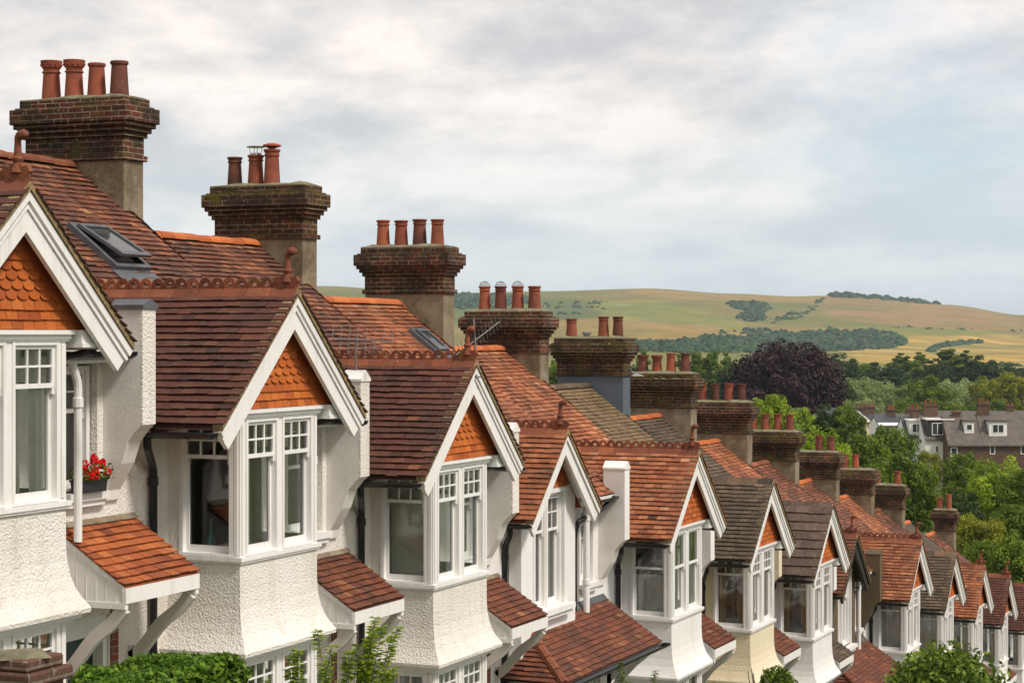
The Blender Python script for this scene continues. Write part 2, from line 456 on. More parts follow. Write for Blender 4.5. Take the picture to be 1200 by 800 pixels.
# ------------------------------------------------------------------ sash windows
def sash_window(parent, T, a0, a1, z0, z1, org, trans=.27, bars=(3, 2), style='curtain', rng=random, fr=.055, wmat=None, simple_w=False, vac=None):
    mb = MB()
    # outer box frame
    b2(mb, T, a0, a0 + fr, -.10, .012, z0, z1); b2(mb, T, a1 - fr, a1, -.10, .012, z0, z1)
    b2(mb, T, a0 + fr, a1 - fr, -.10, .010, z1 - fr * .9, z1); b2(mb, T, a0 + fr, a1 - fr, -.10, .014, z0, z0 + fr * .6)
    w0, w1 = a0 + fr, a1 - fr
    y1, y0 = z1 - fr * .9, z0 + fr * .6
    zm = y1 - (y1 - y0) * trans
    st = .036 if (w1 - w0) > .45 else .030
    # upper sash
    b2(mb, T, w0, w0 + st, -.055, -.015, zm, y1); b2(mb, T, w1 - st, w1, -.055, -.015, zm, y1)
    b2(mb, T, w0 + st, w1 - st, -.055, -.015, y1 - st, y1); b2(mb, T, w0 + st, w1 - st, -.055, -.012, zm - .01, zm + st * .9)
    nx, nz = bars
    for i in range(1, nx):
        a = w0 + st + (w1 - w0 - 2 * st) * i / nx
        b2(mb, T, a - .010, a + .010, -.047, -.019, zm + st * .9, y1 - st)
    for j in range(1, nz):
        z = zm + st * .9 + (y1 - zm - st * 1.9) * j / nz
        b2(mb, T, w0 + st, w1 - st, -.045, -.021, z - .010, z + .010)
    # horns
    for a in (w0, w1 - st):
        b2(mb, T, a + .002, a + st - .002, -.053, -.017, zm - .07, zm - .0)
    # lower sash, set further in
    b2(mb, T, w0, w0 + st, -.098, -.058, y0, zm + .02); b2(mb, T, w1 - st, w1, -.098, -.058, y0, zm + .02)
    b2(mb, T, w0 + st, w1 - st, -.098, -.058, y0, y0 + .075); b2(mb, T, w0 + st, w1 - st, -.098, -.060, zm - .01, zm + .02)
    w = mb.build('window', wmat or M['white'], parent, org)
    g = MB()
    for (aa, bb, zz0, zz1, d) in ((w0 + st * .6, w1 - st * .6, zm + .01, y1 - st * .5, -.034), (w0 + st * .6, w1 - st * .6, y0 + .05, zm + .0, -.078)):
        g.add([T(aa, d, zz0), T(bb, d, zz0), T(bb, d, zz1), T(aa, d, zz1)], [(0, 1, 2, 3)])
    g.build('glass_pane', M['glass'], w, org)
    if style:
        c = MB()
        W = w1 - w0
        spans = {'curtain': ((w0, w0 + W * .40), (w1 - W * .36, w1)), 'left': ((w0, w0 + W * .42),), 'net': ((w0, w1),), 'blind': ((w0, w1),), 'green': ((w0, w0 + W * .45), (w1 - W * .45, w1)), 'brown': ((w0, w0 + W * .3), (w1 - W * .25, w1)), 'half': ((w0, w1),)}[style]
        for s0, s1 in spans:
            n = max(6, int((s1 - s0) / .018)); vs = []; fs = []
            ph = rng.uniform(0, 6)
            zt = y1; zb = y0
            if style == 'half': zt = y0 + (y1 - y0) * .5
            for i in range(n + 1):
                a = s0 + (s1 - s0) * i / n
                amp = .002 if style == 'blind' else .022
                d = -.135 + math.sin(i * 1.15 + ph) * amp * .8 + math.sin(i * .43 + ph * 2) * amp * .5
                vs += [T(a, d, zb), T(a, d - .01, zt)]
            for i in range(n):
                fs.append((2 * i, 2 * i + 2, 2 * i + 3, 2 * i + 1))
            c.add(vs, fs)
        mt = {'green': M['curtain_green'], 'brown': M['curtain_brown'], 'blind': M['blind']}.get(style, M['curtain'])
        c.build('blind' if style == 'blind' else 'curtain', mt, w, org, smooth=True)
    return w

# ------------------------------------------------------------------ chimneys and pots
def pot_mesh(mb, c, h, kind, rng):
    r = rng.uniform(.122, .134)
    if kind == 'crown':
        prof = [(r, 0), (r * .98, .03), (r * .82, h * .68), (r * .95, h * .69), (r * .95, h * .72), (r * .82, h * .73), (r * .84, h * .80), (r * .98, h * .82), (r * 1.1, h * .96), (r * 1.12, h), (r * .9, h), (r * .8, h * .75)]
    elif kind == 'roll':
        prof = [(r, 0), (r * .98, .02), (r * .80, h * .80), (r * .93, h * .81), (r * .93, h * .84), (r * .84, h * .85), (r * .86, h * .92), (r * .98, h * .94), (r * 1.0, h * .99), (r * .9, h), (r * .72, h), (r * .7, h * .8)]
    else:
        prof = [(r, 0), (r * .97, .03), (r * .78, h * .90), (r * .90, h * .91), (r * .93, h * .97), (r * .86, h), (r * .66, h), (r * .62, h * .8)]
    mb.lathe(c, prof, 18, rng.random())
    if kind == 'crown':
        for k in range(12):
            a = 2 * PI * k / 12
            cc = (c[0] + r * 1.03 * math.cos(a), c[1] + r * 1.03 * math.sin(a), c[2] + h * .89)
            mb.lathe(cc, [(.001, -.018), (.014, -.012), (.016, 0), (.014, .012), (.001, .018)], 6, 0.0)

def chimney(parent, org, cfg, rng):
    # cfg: yc (party wall, local), p0, p1, top offset, brick material, base material, pots
    yc = cfg.get('y', 3.08); p0 = cfg.get('p0', 14.95); p1 = cfg.get('p1', 16.52); dz = cfg.get('dz', 0.0)
    hw = cfg.get('hw', .235)
    bm_, base = cfg.get('brick', M['brick']), cfg.get('base', M['cement'])
    zb = 1.85 + dz
    mb = MB()
    def course(z0, z1, ov, jx=.0):
        mb.box(-p1 - ov, -p0 + ov, yc - hw - ov, yc + hw + ov, z0, z1)
    course(zb, zb + .075, .035); course(zb + .075, zb + .31, .0)
    course(zb + .31, zb + .375, .035); course(zb + .375, zb + .44, .075)
    course(zb + .44, zb + .50, .115); course(zb + .50, zb + .70, .15)
    course(zb + .70, zb + .725, .10); course(zb + .725, zb + .82, .055)
    st = mb.build('chimney_stack', bm_, parent, org, bevel=.008)
    b = MB(); b.box(-p1 + .008, -p0 - .008, yc - hw + .008, yc + hw - .008, -.6, zb)
    b.build('rendered_base', base, st, org, bevel=.006)
    # flaunching: sloped mortar bed, uneven
    f = MB()
    n = 10
    ov = .05
    vs = []; fs = []
    lx0, lx1 = -p1 - ov, -p0 + ov
    for i in range(n + 1):
        x = lx0 + (lx1 - lx0) * i / n
        e = 1 if 0 < i < n else 0
        k = .055 + rng.uniform(-.012, .018)
        y0, y1 = yc - hw - ov, yc + hw + ov
        vs += [(x, y0, zb + .816), (x, y0, zb + .825 + rng.uniform(0, .012)), (x, yc - .12, zb + .82 + k * (1 if e else .35)), (x, yc + .12, zb + .82 + k * (1 if e else .35)), (x, y1, zb + .825), (x, y1, zb + .816)]
    for i in range(n):
        for j in range(5):
            o = i * 6 + j
            fs.append((o, o + 6, o + 7, o + 1))
    fs += [(0, 1, 2, 3, 4, 5), tuple(n * 6 + q for q in (5, 4, 3, 2, 1, 0))]
    f.add(vs, fs); f.build('mortar_bed', M['flaunch'], st, org)
    # moss cushions and lichen lumps along the ledge
    ms = MB()
    for q in range(cfg.get('moss', 0)):
        x = rng.uniform(lx0, lx1); sd = rng.choice((-1, 1)); yy = yc + sd * (hw + rng.uniform(.02, .14)) if sd < 0 else yc + (hw + rng.uniform(.02, .14))
        rr = rng.uniform(.015, .04)
        ms.lathe((x, yy, zb + .698), [(rr, 0), (rr * .9, rr * .3), (rr * .5, rr * .55), (.002, rr * .62)], 7, rng.random(), sx=rng.uniform(1, 2.2))
    if cfg.get('moss', 0): ms.build('moss_patch', M['flaunch'], st, org, smooth=True)
    pots = cfg['pots']
    for (pp, kind, h, dark) in pots:
        m = MB()
        c = (-pp, yc + rng.uniform(-.015, .015), zb + .845 + rng.uniform(-.01, .01)); h = h * 1.06
        if kind == 'cowl' or kind == 'ball' or kind == 'lid': pk = 'roll'
        elif kind == 'stub': pk = None
        else: pk = kind
        if pk:
            pot_mesh(m, c, h, pk, rng)
            po = m.build('chimney_pot', M['pot_dark'] if dark else M['pot'], st, org, smooth=True)
        else:
            m.lathe(c, [(.07, 0), (.07, h * .6), (.10, h * .62), (.10, h), (.02, h * 1.1)], 12)
            po = m.build('chimney_pot', M['metal_dark'], st, org, smooth=True)
        top = c[2] + h
        if kind == 'cowl':
            q = MB(); q.lathe((c[0], c[1], top + .12), [(.14, 0), (.145, .012), (.05, .03), (.002, .034)], 16)
            for k in range(4):
                a = PI / 4 + k * PI / 2
                q.tube([(c[0] + .08 * math.cos(a), c[1] + .08 * math.sin(a), top - .03), (c[0] + .10 * math.cos(a), c[1] + .10 * math.sin(a), top + .125)], .006, 5)
            q.lathe((c[0], c[1], top - .02), [(.095, 0), (.095, .05), (.07, .05)], 14)
            q.build('metal_cowl', M['metal'], po, org, smooth=True)
        elif kind == 'lid':
            q = MB(); q.lathe((c[0], c[1], top + .02), [(.03, -.03), (.06, 0), (.15, .03), (.14, .05), (.06, .075), (.002, .08)], 16)
            q.build('terracotta_cap', M['pot'], po, org, smooth=True)
        elif kind == 'ball':
            q = MB()
            for k in range(6):
                a = PI * k / 6
                q.tube([(c[0] + .105 * math.cos(a) * math.cos(t), c[1] + .105 * math.sin(a) * math.cos(t), top + .10 * math.sin(t)) for t in [PI * j / 12 for j in range(13)]], .0035, 4)
            for hh, rr in ((.03, .10), (.07, .075)):
                q.tube([(c[0] + rr * math.cos(t), c[1] + rr * math.sin(t), top + hh) for t in [2 * PI * j / 16 for j in range(17)]], .0035, 4)
            q.build('wire_bird_guard', M['metal_dark'], po, org)
    return st

# ------------------------------------------------------------------ crested ridge, finial
def crest(parent, org, x0, x1, y, z, rng, mat, rings=True, finial=True):
    mb = MB()
    n = int((x1 - x0) / .30)
    for i in range(n):
        a = x0 + (x1 - x0) * i / n; b = x0 + (x1 - x0) * (i + 1) / n - .006
        j = rng.uniform(-.004, .004); r = rng.random()
        dz = rng.uniform(-.004, .004)
        h, w = .13, .135
        pr = [(-w, z - h + .035 + dz), (-w - .012, z - h + .02 + dz), (0, z + .052 + dz), (w + .012, z - h + .02 + dz), (w, z - h + .035 + dz), (0, z + .034 + dz)]
        # angle tile: two leaves
        vs = [(a, y - w - .005, z - .125 + dz), (a, y, z + .03 + dz), (a, y + w + .005, z - .125 + dz), (a, y - w - .005, z - .107 + dz), (a, y, z + .055 + dz), (a, y + w + .005, z - .107 + dz)]
        vs += [(b, p[1], p[2]) for p in vs]
        mb.add(vs, [(0, 6, 9, 3), (3, 9, 10, 4), (4, 10, 11, 5), (5, 11, 8, 2), (0, 3, 4, 1), (1, 4, 5, 2), (6, 7, 10, 9), (7, 8, 11, 10)], r)
    r_ = mb.build('ridge_tiles', mat, parent, org)
    if rings:
        cm = MB()
        n = int((x1 - x0) / .15)
        for i in range(n):
            cx = x0 + .075 + (x1 - x0 - .0) * i / n
            cz = z + .082 + rng.uniform(-.004, .004)
            R, rr, seg = .078, .036, 14
            vs = []; fs = []
            for s_ in (-1, 1):
                for k in range(seg):
                    a = 2 * PI * k / seg
                    q = max(-.05, math.sin(a) * R)
                    vs.append((cx + math.cos(a) * R * (1.08 if math.sin(a) < 0 else 1), y + s_ * .016, cz + q))
                for k in range(seg):
                    a = 2 * PI * k / seg
                    vs.append((cx + math.cos(a) * rr, y + s_ * .016, cz + math.sin(a) * rr))
            for k in range(seg):
                k2 = (k + 1) % seg
                fs += [(k, k2, seg + k2, seg + k), (2 * seg + k, 3 * seg + k, 3 * seg + k2, 2 * seg + k2), (k, 2 * seg + k, 2 * seg + k2, k2), (seg + k, seg + k2, 3 * seg + k2, 3 * seg + k)]
            cm.add(vs, fs, rng.random())
        cm.build('crest', mat, r_, org)
    if finial:
        fm = MB()
        fx = x1 - .10
        # shouldered plate and a post with collar and curled head
        fm.prism([(fx - .16, z - .04), (fx + .09, z - .04), (fx + .08, z + .06), (fx + .115, z + .11), (fx + .09, z + .16), (fx + .04, z + .15), (fx - .04, z + .20), (fx - .11, z + .15), (fx - .16, z + .17), (fx - .185, z + .11), (fx - .15, z + .07)], lambda a, d, zz: (a, y + d, zz), -.03, .03)
        hgt = finial if isinstance(finial, float) else .46
        fm.lathe((fx - .03, y, z + .10), [(.065, 0), (.05, .05), (.038, .09), (.055, .115), (.055, .13), (.036, .145), (.030, hgt - .20)], 12)
        if hgt > .3:
            zt = z + .10 + hgt - .21
            path = [(fx - .03, y, zt)]; rad = [.030]
            for k in range(7):
                t = k / 6 * 2.5
                path.append((fx - .03 + .055 * (1 - math.cos(t)), y, zt + .03 + .055 * math.sin(t))); rad.append([.030, .034, .040, .046, .048, .044, .02][k])
            fm.tube(path, rad, 10)
        fm.build('finial', mat, r_, org, smooth=True)
    return r_

# ------------------------------------------------------------------ tile-hung gable face
def hung_tiles(parent, org, T, halfw, zb, slope, ztop, rng):
    mb = MB()
    g = .088; w = .165
    rows = int((ztop - zb) / g) + 1
    for i in range(rows):
        z0 = zb + i * g
        sc = (3 <= i <= 6)
        off = (i % 2) * w / 2
        k = int(halfw / w) + 2
        for j in range(-k, k + 1):
            a0 = j * w - off; a1 = a0 + w
            hw0 = (ztop - .075 - z0 - g - .02) / slope
            A0, A1 = max(a0, -hw0), min(a1, hw0)
            if A1 - A0 < .02: continue
            zt = z0 + g + .02
            j2 = rng.uniform(-.003, .003)
            if sc and A1 - A0 > w * .9:
                pts = [(A0 + .003, zt)] + [(A0 + .003, z0 + .045)]
                for q in range(1, 8):
                    t = PI + PI * q / 8
                    pts.append(((A0 + A1) / 2 + math.cos(t) * (w / 2 - .003), z0 + .045 + math.sin(t) * .045 + j2))
                pts += [(A1 - .003, z0 + .045), (A1 - .003, zt)]
            else:
                pts = [(A0 + .003, zt), (A0 + .003, z0 + j2), (A1 - .003, z0 + j2), (A1 - .003, zt)]
            n = len(pts)
            tilt = lambda z: .030 - (z - z0) / (g + .02) * .024
            vs = [T(a, tilt(z), z) for a, z in pts] + [T(a, tilt(z) - .016, z) for a, z in pts]
            fs = [tuple(range(n))] + [(q, q + n, (q + 1) % n + n, (q + 1) % n) for q in range(n)]
            mb.add(vs, fs, min(1, max(0, rng.gauss(.5, .2))))
    mb.prism([(-halfw, zb - .0), (halfw, zb - .0), (0, ztop)], T, -.03, .001, .2)
    return mb.build('hung_tiles', M['hung'], parent, org)

# ------------------------------------------------------------------ a terrace house
PITCH_G = .885
K = .775
RP, RZ = 15.8, 1.81
EP = 11.62
WALLP = 11.9

def sm(t):
    t = min(1, max(0, t)); return t * t * (3 - 2 * t)

def main_roof_fn(drop=.846):
    a = math.atan(K)
    ca = math.cos(a)
    def zf(p, y):
        amp = drop * sm((p - 13.25) / 1.1)
        r = amp * (1 - sm((y + 1.85) / 1.25))
        return RZ - (RP - p) * K + r
    return zf, ca, a

def bargeboards(parent, org, px, hw, z_of, mat, wid=.35, split=.02, foot=.20, yc=0):
    """two raking boards with an upper moulding"""
    for s in (-1, 1):
        mb = MB()
        sl = PITCH_G
        cut = lambda e: [(s * 0, -.03), (s * e, -.03 - sl * e), (s * (e - foot), -.03 - sl * e - foot / sl * .78), (s * 0, -.03 - wid)]
        P = cut(hw + .04)
        T = TX(px)
        mb.prism([(a + yc, z) for a, z in P], T, -.05, 0)
        e = hw + .045
        mb.prism([(yc, -.012), (yc + s * e, -.012 - sl * e), (yc + s * (e - .05), -.012 - sl * e - .055), (yc, -.105)], T, .002, .035)
        mb.prism([(yc, -.14), (yc + s * (e - .06), -.14 - sl * (e - .06)), (yc + s * (e - .085), -.14 - sl * (e - .06) - .025), (yc, -.175)], T, .002, .02)
        mb.build('bargeboard', mat, parent, org)

def gable_roof(parent, org, front, back, hw, rng, mat, zf, yc=0, dz=0, name='gable_roof', gauge=.108, width=.165, lift=.029):
    sl = PITCH_G
    a = math.atan(sl); L = (hw + .02) / math.cos(a)
    mb = MB()
    for s in (-1, 1):
        nrm = (0, s * math.sin(a), math.cos(a))
        def P(x, t, s=s):
            d = L - t
            return (x, yc + s * d * math.cos(a), dz - d * math.sin(a) + .01)
        def keep(x, t, s=s):
            q = P(x, t)
            return q[2] > zf(-x, q[1]) - .06
        lay_tiles(mb, P, nrm, -back, -front, L, rng, keep=keep, gauge=gauge, width=width, lift=lift)
    # mortared verge showing between the boards and the tile ends
    e = hw - .0
    for s in (-1, 1):
        vg = MB()
        q = hw + .02
        vg.prism([(yc, dz - .05), (yc, dz + .022), (yc + s * q, dz - sl * q + .022), (yc + s * q, dz - sl * q - .05)], TX(-front - .022), -.12, 0, .8)
        vg.build('verge', M['verge'], parent, org)
    for s in (-1, 1):
        mb.prism([(yc, dz - .012), (yc + s * e, dz - sl * e - .012), (yc + s * e, dz - sl * e - .05), (yc, dz - .05)], TX(-front - .03), -(back - front - .03) * .99, 0, .3)
    return mb.build(name, mat, parent, org)

def half_round(mb, path, r, seg=8):
    mb.tube(path, r, seg)

def gutter(parent, org, p0, p1, mat=None, name='gutter', r=.068):
    """an open half-round gutter with brackets between two points at the same height"""
    mb = MB()
    A, B = Vector(p0), Vector(p1)
    d = (B - A).normalized(); side = d.cross(Vector((0, 0, 1)))
    n = 9
    ring = lambda c, rr: [tuple(c + side * (rr * math.cos(PI + PI * k / (n - 1))) + Vector((0, 0, rr * math.sin(PI + PI * k / (n - 1))))) for k in range(n)]
    o1, o2, i1, i2 = ring(A, r), ring(B, r), ring(A, r - .008), ring(B, r - .008)
    vs = o1 + o2 + i1 + i2
    fs = []
    for k in range(n - 1):
        fs += [(k, k + 1, n + k + 1, n + k), (2 * n + k, 3 * n + k, 3 * n + k + 1, 2 * n + k + 1), (k, 2 * n + k, 2 * n + k + 1, k + 1), (n + k, n + k + 1, 3 * n + k + 1, 3 * n + k)]
    fs += [(0, n, 3 * n, 2 * n), (n - 1, 3 * n - 1, 4 * n - 1, 2 * n - 1)]
    mb.add(vs, fs)
    L = (B - A).length
    for c in (A, B):
        mb.lathe(tuple(c + Vector((0, 0, -.0)) ), [(r * .2, -r), (r * .85, -r * .6), (r * 1.02, -.005), (r * .9, 0)], 10)
    k = max(2, int(L / .45))
    for i in range(k):
        c = A + (B - A) * ((i + .5) / k)
        ra, rb = ring(c - d * .014, r + .006), ring(c + d * .014, r + .006)
        mb.add(ra + rb, [(q, q + 1, n + q + 1, n + q) for q in range(n - 1)])
    return mb.build(name, mat or M['black'], parent, org, smooth=True)

def downpipe(parent, org, path, r=.042, mat=None, name='downpipe', collars=()):
    mb = MB(); mb.tube(path, r, 10)
    for c in collars:
        mb.lathe(c, [(r, -.05), (r + .012, -.045), (r + .012, .045), (r, .05)], 10)
    return mb.build(name, mat or M['black'], parent, org, smooth=True)

def crv(pts, n=5):
    """round the corners of a polyline"""
    P = [Vector(p) for p in pts]
    out = [P[0]]
    for i in range(1, len(P) - 1):
        a, b, c = P[i - 1], P[i], P[i + 1]
        r = min(.07, (a - b).length * .4, (c - b).length * .4)
        s = b + (a - b).normalized() * r; e = b + (c - b).normalized() * r
        for k in range(n):
            t = k / (n - 1)
            out.append(s.lerp(b, t).lerp(b.lerp(e, t), t))
    out.append(P[-1])
    return [tuple(p) for p in out]

def canopy(parent, org, y0, y1, ztop, zbot, proj, mat, rng, wm, name='porch_canopy', gauge=.105, width=.165):
    """lean-to tiled porch roof on curved brackets"""
    p0, p1 = WALLP, WALLP - proj
    dx = proj; dzz = ztop - zbot
    L = math.hypot(dx, dzz); ux, uz = dx / L, dzz / L
    mb = MB()
    def P(s, t):
        return (-p1 - t * ux, s, zbot + t * uz)
    lay_tiles(mb, P, (uz, 0, ux), y0 - .03, y1 + .03, L, rng, gauge=gauge, width=width)
    mb.prism([(-p1, zbot - .008), (-p0, ztop - .008), (-p0, ztop - .035), (-p1, zbot - .035)], lambda a, d, z: (a, d, z), y0, y1, .3)
    r = mb.build(name, mat, parent, org)
    w = MB()
    w.box(-p1 - .03, -p1 + .012, y0 - .01, y1 + .01, zbot - .17, zbot - .02)       # fascia
    for yy in (y0, y1 - .035):
        w.prism([(-p1 - .03, zbot - .17), (-p1 - .03, zbot - .035), (-p0, ztop - .05), (-p0, zbot - .17)], lambda a, d, z: (a, d, z), yy, yy + .035)
        w.box(-p0, -p1 + .0, yy - .012, yy + .047, zbot - .225, zbot - .165)
        w.prism([(-p1 - .015, zbot - .06), (-p1 - .015, zbot - .002), (-p0, ztop - .02), (-p0, ztop - .08)], lambda a, d, z: (a, d, z), yy - .014, yy - .001)
    n = 7
    for i in range(1, n):   # vertical matchboard joints
        x = -p0 + (p0 - p1) * i / n
        zt = zbot + (ztop - zbot) * (1 - i / n)
        if zt - .06 > zbot - .15: w.box(x - .004, x + .004, y0 - .004, y0 + .001, zbot - .165, zt - .09)
    w.build('porch_cheek', wm, r, org)
    # soffit
    s_ = MB(); s_.box(-p0, -p1 - .03, y0 + .036, y1 - .036, zbot - .16, zbot - .14); s_.build('soffit', wm, r, org)
    # lead flashing at the wall
    f = MB(); f.prism([(-p0 + .055, ztop + .0), (-p0 + .055, ztop + .012), (-p0 + .006, ztop + .055), (-p0 + .002, ztop + .055), (-p0 + .002, ztop + .01)], lambda a, d, z: (a, d, z), y0 - .02, y1 + .02)
    f.build('flashing', M['cement'], r, org)
    for yy in (y0 + .02, y1 - .09):
        bmb = MB()
        pts_u = []; pts_l = []
        n = 14
        for i in range(n + 1):
            t = i / n
            x = -p0 + .03 + (proj - .08) * t
            z = zbot - .92 + .70 * t
            wav = -.022 * math.sin(t * 2 * PI * 1.5)
            pts_u.append((x - .045, z + .045 + wav)); pts_l.append((x + .045, z - .045 + wav))
        vs = []; fs = []
        for d in (yy, yy + .07):
            vs += [(a, d, z) for a, z in pts_u] + [(a, d, z) for a, z in pts_l]
        m_ = n + 1
        for i in range(n):
            fs += [(i, i + 1, m_ + i + 1, m_ + i), (2 * m_ + i, 3 * m_ + i, 3 * m_ + i + 1, 2 * m_ + i + 1), (i, 2 * m_ + i, 2 * m_ + i + 1, i + 1), (m_ + i, m_ + i + 1, 3 * m_ + i + 1, 3 * m_ + i)]
        fs += [(0, m_, 3 * m_, 2 * m_), (n, 2 * m_ + n, 3 * m_ + n, m_ + n)]
        bmb.add(vs, fs)
        bmb.box(-p0, -p0 + .06, yy, yy + .07, zbot - 1.12, zbot - .80)
        bmb.build('bracket', M['white_warm'], r, org)
    return r

def party_fin(parent, org, wm, cap, z0=-3.0, ztop=-1.02, y0=2.74, y1=2.98, front=11.45, topk='point'):
    mb = MB()
    poly = [(-WALLP, z0), (-WALLP + .04, z0 + .02), (-WALLP + .05, z0 + .12), (-WALLP + .10, z0 + .2), (-WALLP + .22, z0 + .40), (-WALLP + .30, z0 + .62), (-WALLP + .40, z0 + .74), (-front + .0, z0 + .78), (-front, ztop), (-11.80, ztop), (-11.80, ztop - .35), (-WALLP, ztop - .38)]
    mb.prism(poly, lambda a, d, z: (a, d, z), y0, y1)
    ym = (y0 + y1) / 2
    o = mb.build('party_wall', M['smooth_white'] if wm in (M['pebble'], M['pebble_soft']) else wm, parent, org)
    f = MB(); f.box(-front + .002, -front + .03, y0, y1, z0 + .80, ztop); f.build('rendered_face', wm, o, org)
    c = MB()
    if topk == 'point':
        c.prism([(y0 - .01, ztop), (y1 + .01, ztop), (y1 + .01, ztop + .03), (ym, ztop + .14), (y0 - .01, ztop + .03)], lambda a, d, z: (d, a, z), -11.81, -front + .045)
    else:
        c.prism([(y0 - .02, ztop - .0), (y1 + .02, ztop), (y1 + .02, ztop + .04), (ym, ztop + .10), (y0 - .02, ztop + .04)], lambda a, d, z: (d, a, z), -11.82, -front + .05)
    c.build('coping', cap, o, org)
    return o

def room(parent, org, zlo, zhi, front=-11.12, y0=-1.6, y1=2.6, bay=.8, has_bay=True):
    mb = MB()
    xb = -15.2
    def q(a, b, c, d): mb.add([a, b, c, d], [(0, 1, 2, 3)])
    q((xb, y0, zlo), (xb, y1, zlo), (xb, y1, zhi), (xb, y0, zhi))
    q((xb, y0, zlo), (-12.14, y0, zlo), (-12.14, y0, zhi), (xb, y0, zhi))
    q((xb, y1, zlo), (-12.14, y1, zlo), (-12.14, y1, zhi), (xb, y1, zhi))
    for z in (zlo, zhi):
        q((xb, y0, z), (-12.14, y0, z), (-12.14, y1, z), (xb, y1, z))
        if has_bay: q((-12.14, -bay, z), (front, -bay, z), (front, bay, z), (-12.14, bay, z))
    return mb.build('room_interior', M['interior'], parent, org)

def furniture_bits(parent, org, rng):
    """things standing on the inner window ledge, seen through the bay glass"""
    mb = MB()
    mb.lathe((-11.42, -.70, -2.70), [(.03, 0), (.035, .02), (.035, .12), (.012, .17), (.012, .24), (.015, .25)], 10)
    return mb

def house(idx, yc, H, cfg):
    rng = random.Random(100 + idx)
    org = (OX, 0, OZ)
    root = empty('terraced_house', (OX, yc, H + OZ))
    tag(root, cfg['label'], 'house', 'gabled houses of the terrace stepping downhill')
    wm = cfg.get('wall', M['pebble']); wh = cfg.get('paint', M['white'])
    zf, ca, ang = main_roof_fn()
    Y0, Y1 = -1.82, 2.98
    kind = cfg.get('kind', 'bay')
    # ---- walls
    mb = MB()
    sw = (1.78, 2.64, -2.88, -1.58)                         # small window beside the bay
    door = (2.05, 2.85, -6.3, -4.15)
    T = TX(-WALLP)
    if kind == 'bay':
        wall(mb, T, Y0, Y1, -7.0, -1.50, [(-.80, .80, -3.7, -1.5001), sw, door, (-.80, .80, -5.8, -3.9)])
    else:
        wall(mb, T, Y0, Y1, -7.0, -1.50, [(-1.0, 1.0, -3.2, -1.5001), (1.95, 2.5, -2.88, -1.62), door, (-1.3, 1.3, -5.4, -4.1)])
    for yy in (Y0 + .02, Y1 - .02):                         # party walls up to the roof
        prof = [(-20.0, -7.0), (-WALLP - .23, -7.0), (-WALLP - .23, zf(WALLP + .23, 3) - .03), (-RP, RZ - .05), (-20.0, RZ - .05 - (20.0 - RP) * K)]
        mb.prism(prof, lambda a, d, z: (a, d, z), yy - .1 if yy > 0 else yy, yy if yy > 0 else yy + .1)
    mb.box(-20.2, -20.0, Y0 + .02, Y1 - .02, -7.0, RZ - .1 - (20.0 - RP) * K)
    walls = mb.build('wall', wm, root, org)
    room(root, org, -3.86, -1.34, has_bay=(kind == 'bay'))
    room(root, org, -6.25, -3.98, has_bay=False)
    # ---- main roof
    rm = cfg.get('roof', M['tile_red'])
    mb = MB()
    Lr = (RP - EP) / ca
    def P(s, t):
        p = EP + t * ca
        return (-p, s, zf(p, s))
    def keep(s, t):
        p = EP + t * ca
        if kind == 'bay': g0, hw_, fr_ = 0, 1.50, 10.8
        else: g0, hw_, fr_ = cfg.get('gy', 0), 1.45, 11.4
        if abs(s - g0) < hw_ and zf(p, s) < -abs(s - g0) * PITCH_G + cfg.get('gz', 0) - .04: return False
        return True
    lay_tiles(mb, P, (math.sin(ang), 0, math.cos(ang)), Y0, Y1, Lr, rng, keep=keep, gauge=cfg.get('rg', .108), width=cfg.get('rw', .165), jit=1.4, newtop=cfg.get('newtop', .3))
    # rear slope, plain courses
    def P2(s, t):
        x = RP + (4.5 - t * ca)
        return (-x, s, RZ - (4.5 - t * ca) * K)
    lay_tiles(mb, P2, (-math.sin(ang), 0, math.cos(ang)), Y0, Y1, 4.5 / ca, rng, gauge=.30, width=.6, jit=.5)
    # boarding
    ny, npp = 24, 22
    vs = []; fs = []
    for i in range(ny + 1):
        for j in range(npp + 1):
            s = Y0 + (Y1 - Y0) * i / ny; p = EP + (RP - EP) * j / npp
            vs.append((-p, s, zf(p, s) - .02))
    for i in range(ny):
        for j in range(npp):
            p = EP + (RP - EP) * (j + .5) / npp; s = Y0 + (Y1 - Y0) * (i + .5) / ny
            if zf(p, s) < -abs(s) * PITCH_G - .45 and kind == 'bay' and abs(s) < 1.3: continue
            if kind != 'bay' and abs(s) < 1.42 and zf(p, s) < -abs(s) * PITCH_G - .28 + .02 and p < 12.6: continue
            o = i * (npp + 1) + j
            fs.append((o, o + 1, o + npp + 2, o + npp + 1))
    mb.add(vs, fs, .3)
    roof = mb.build('main_roof', rm, root, org)
    # ridge tiles on the main ridge
    rt = MB()
    n = 15
    for i in range(n):
        a = Y0 + (Y1 - Y0) * i / n + .004; b = Y0 + (Y1 - Y0) * (i + 1) / n - .004
        j = rng.uniform(-.008, .008); r = rng.random(); seg = 8
        R = .105
        for (q0, q1) in ((R, R - .02),):
            vs = []
            for yy in (a, b):
                zc = zf(RP, yy) - .035 + j
                vs += [(-RP + R * math.cos(PI * k / seg) * 1.15, yy, zc + R * math.sin(PI * k / seg) * .95) for k in range(seg + 1)]
                vs += [(-RP + q1 * math.cos(PI * k / seg) * 1.15, yy, zc + q1 * math.sin(PI * k / seg) * .95) for k in range(seg + 1)]
            m_ = seg + 1; fs = []
            for k in range(seg):
                fs += [(k, k + 1, 2 * m_ + k + 1, 2 * m_ + k), (k, m_ + k, m_ + k + 1, k + 1), (2 * m_ + k, 2 * m_ + k + 1, 3 * m_ + k + 1, 3 * m_ + k)]
            rt.add(vs, fs, r)
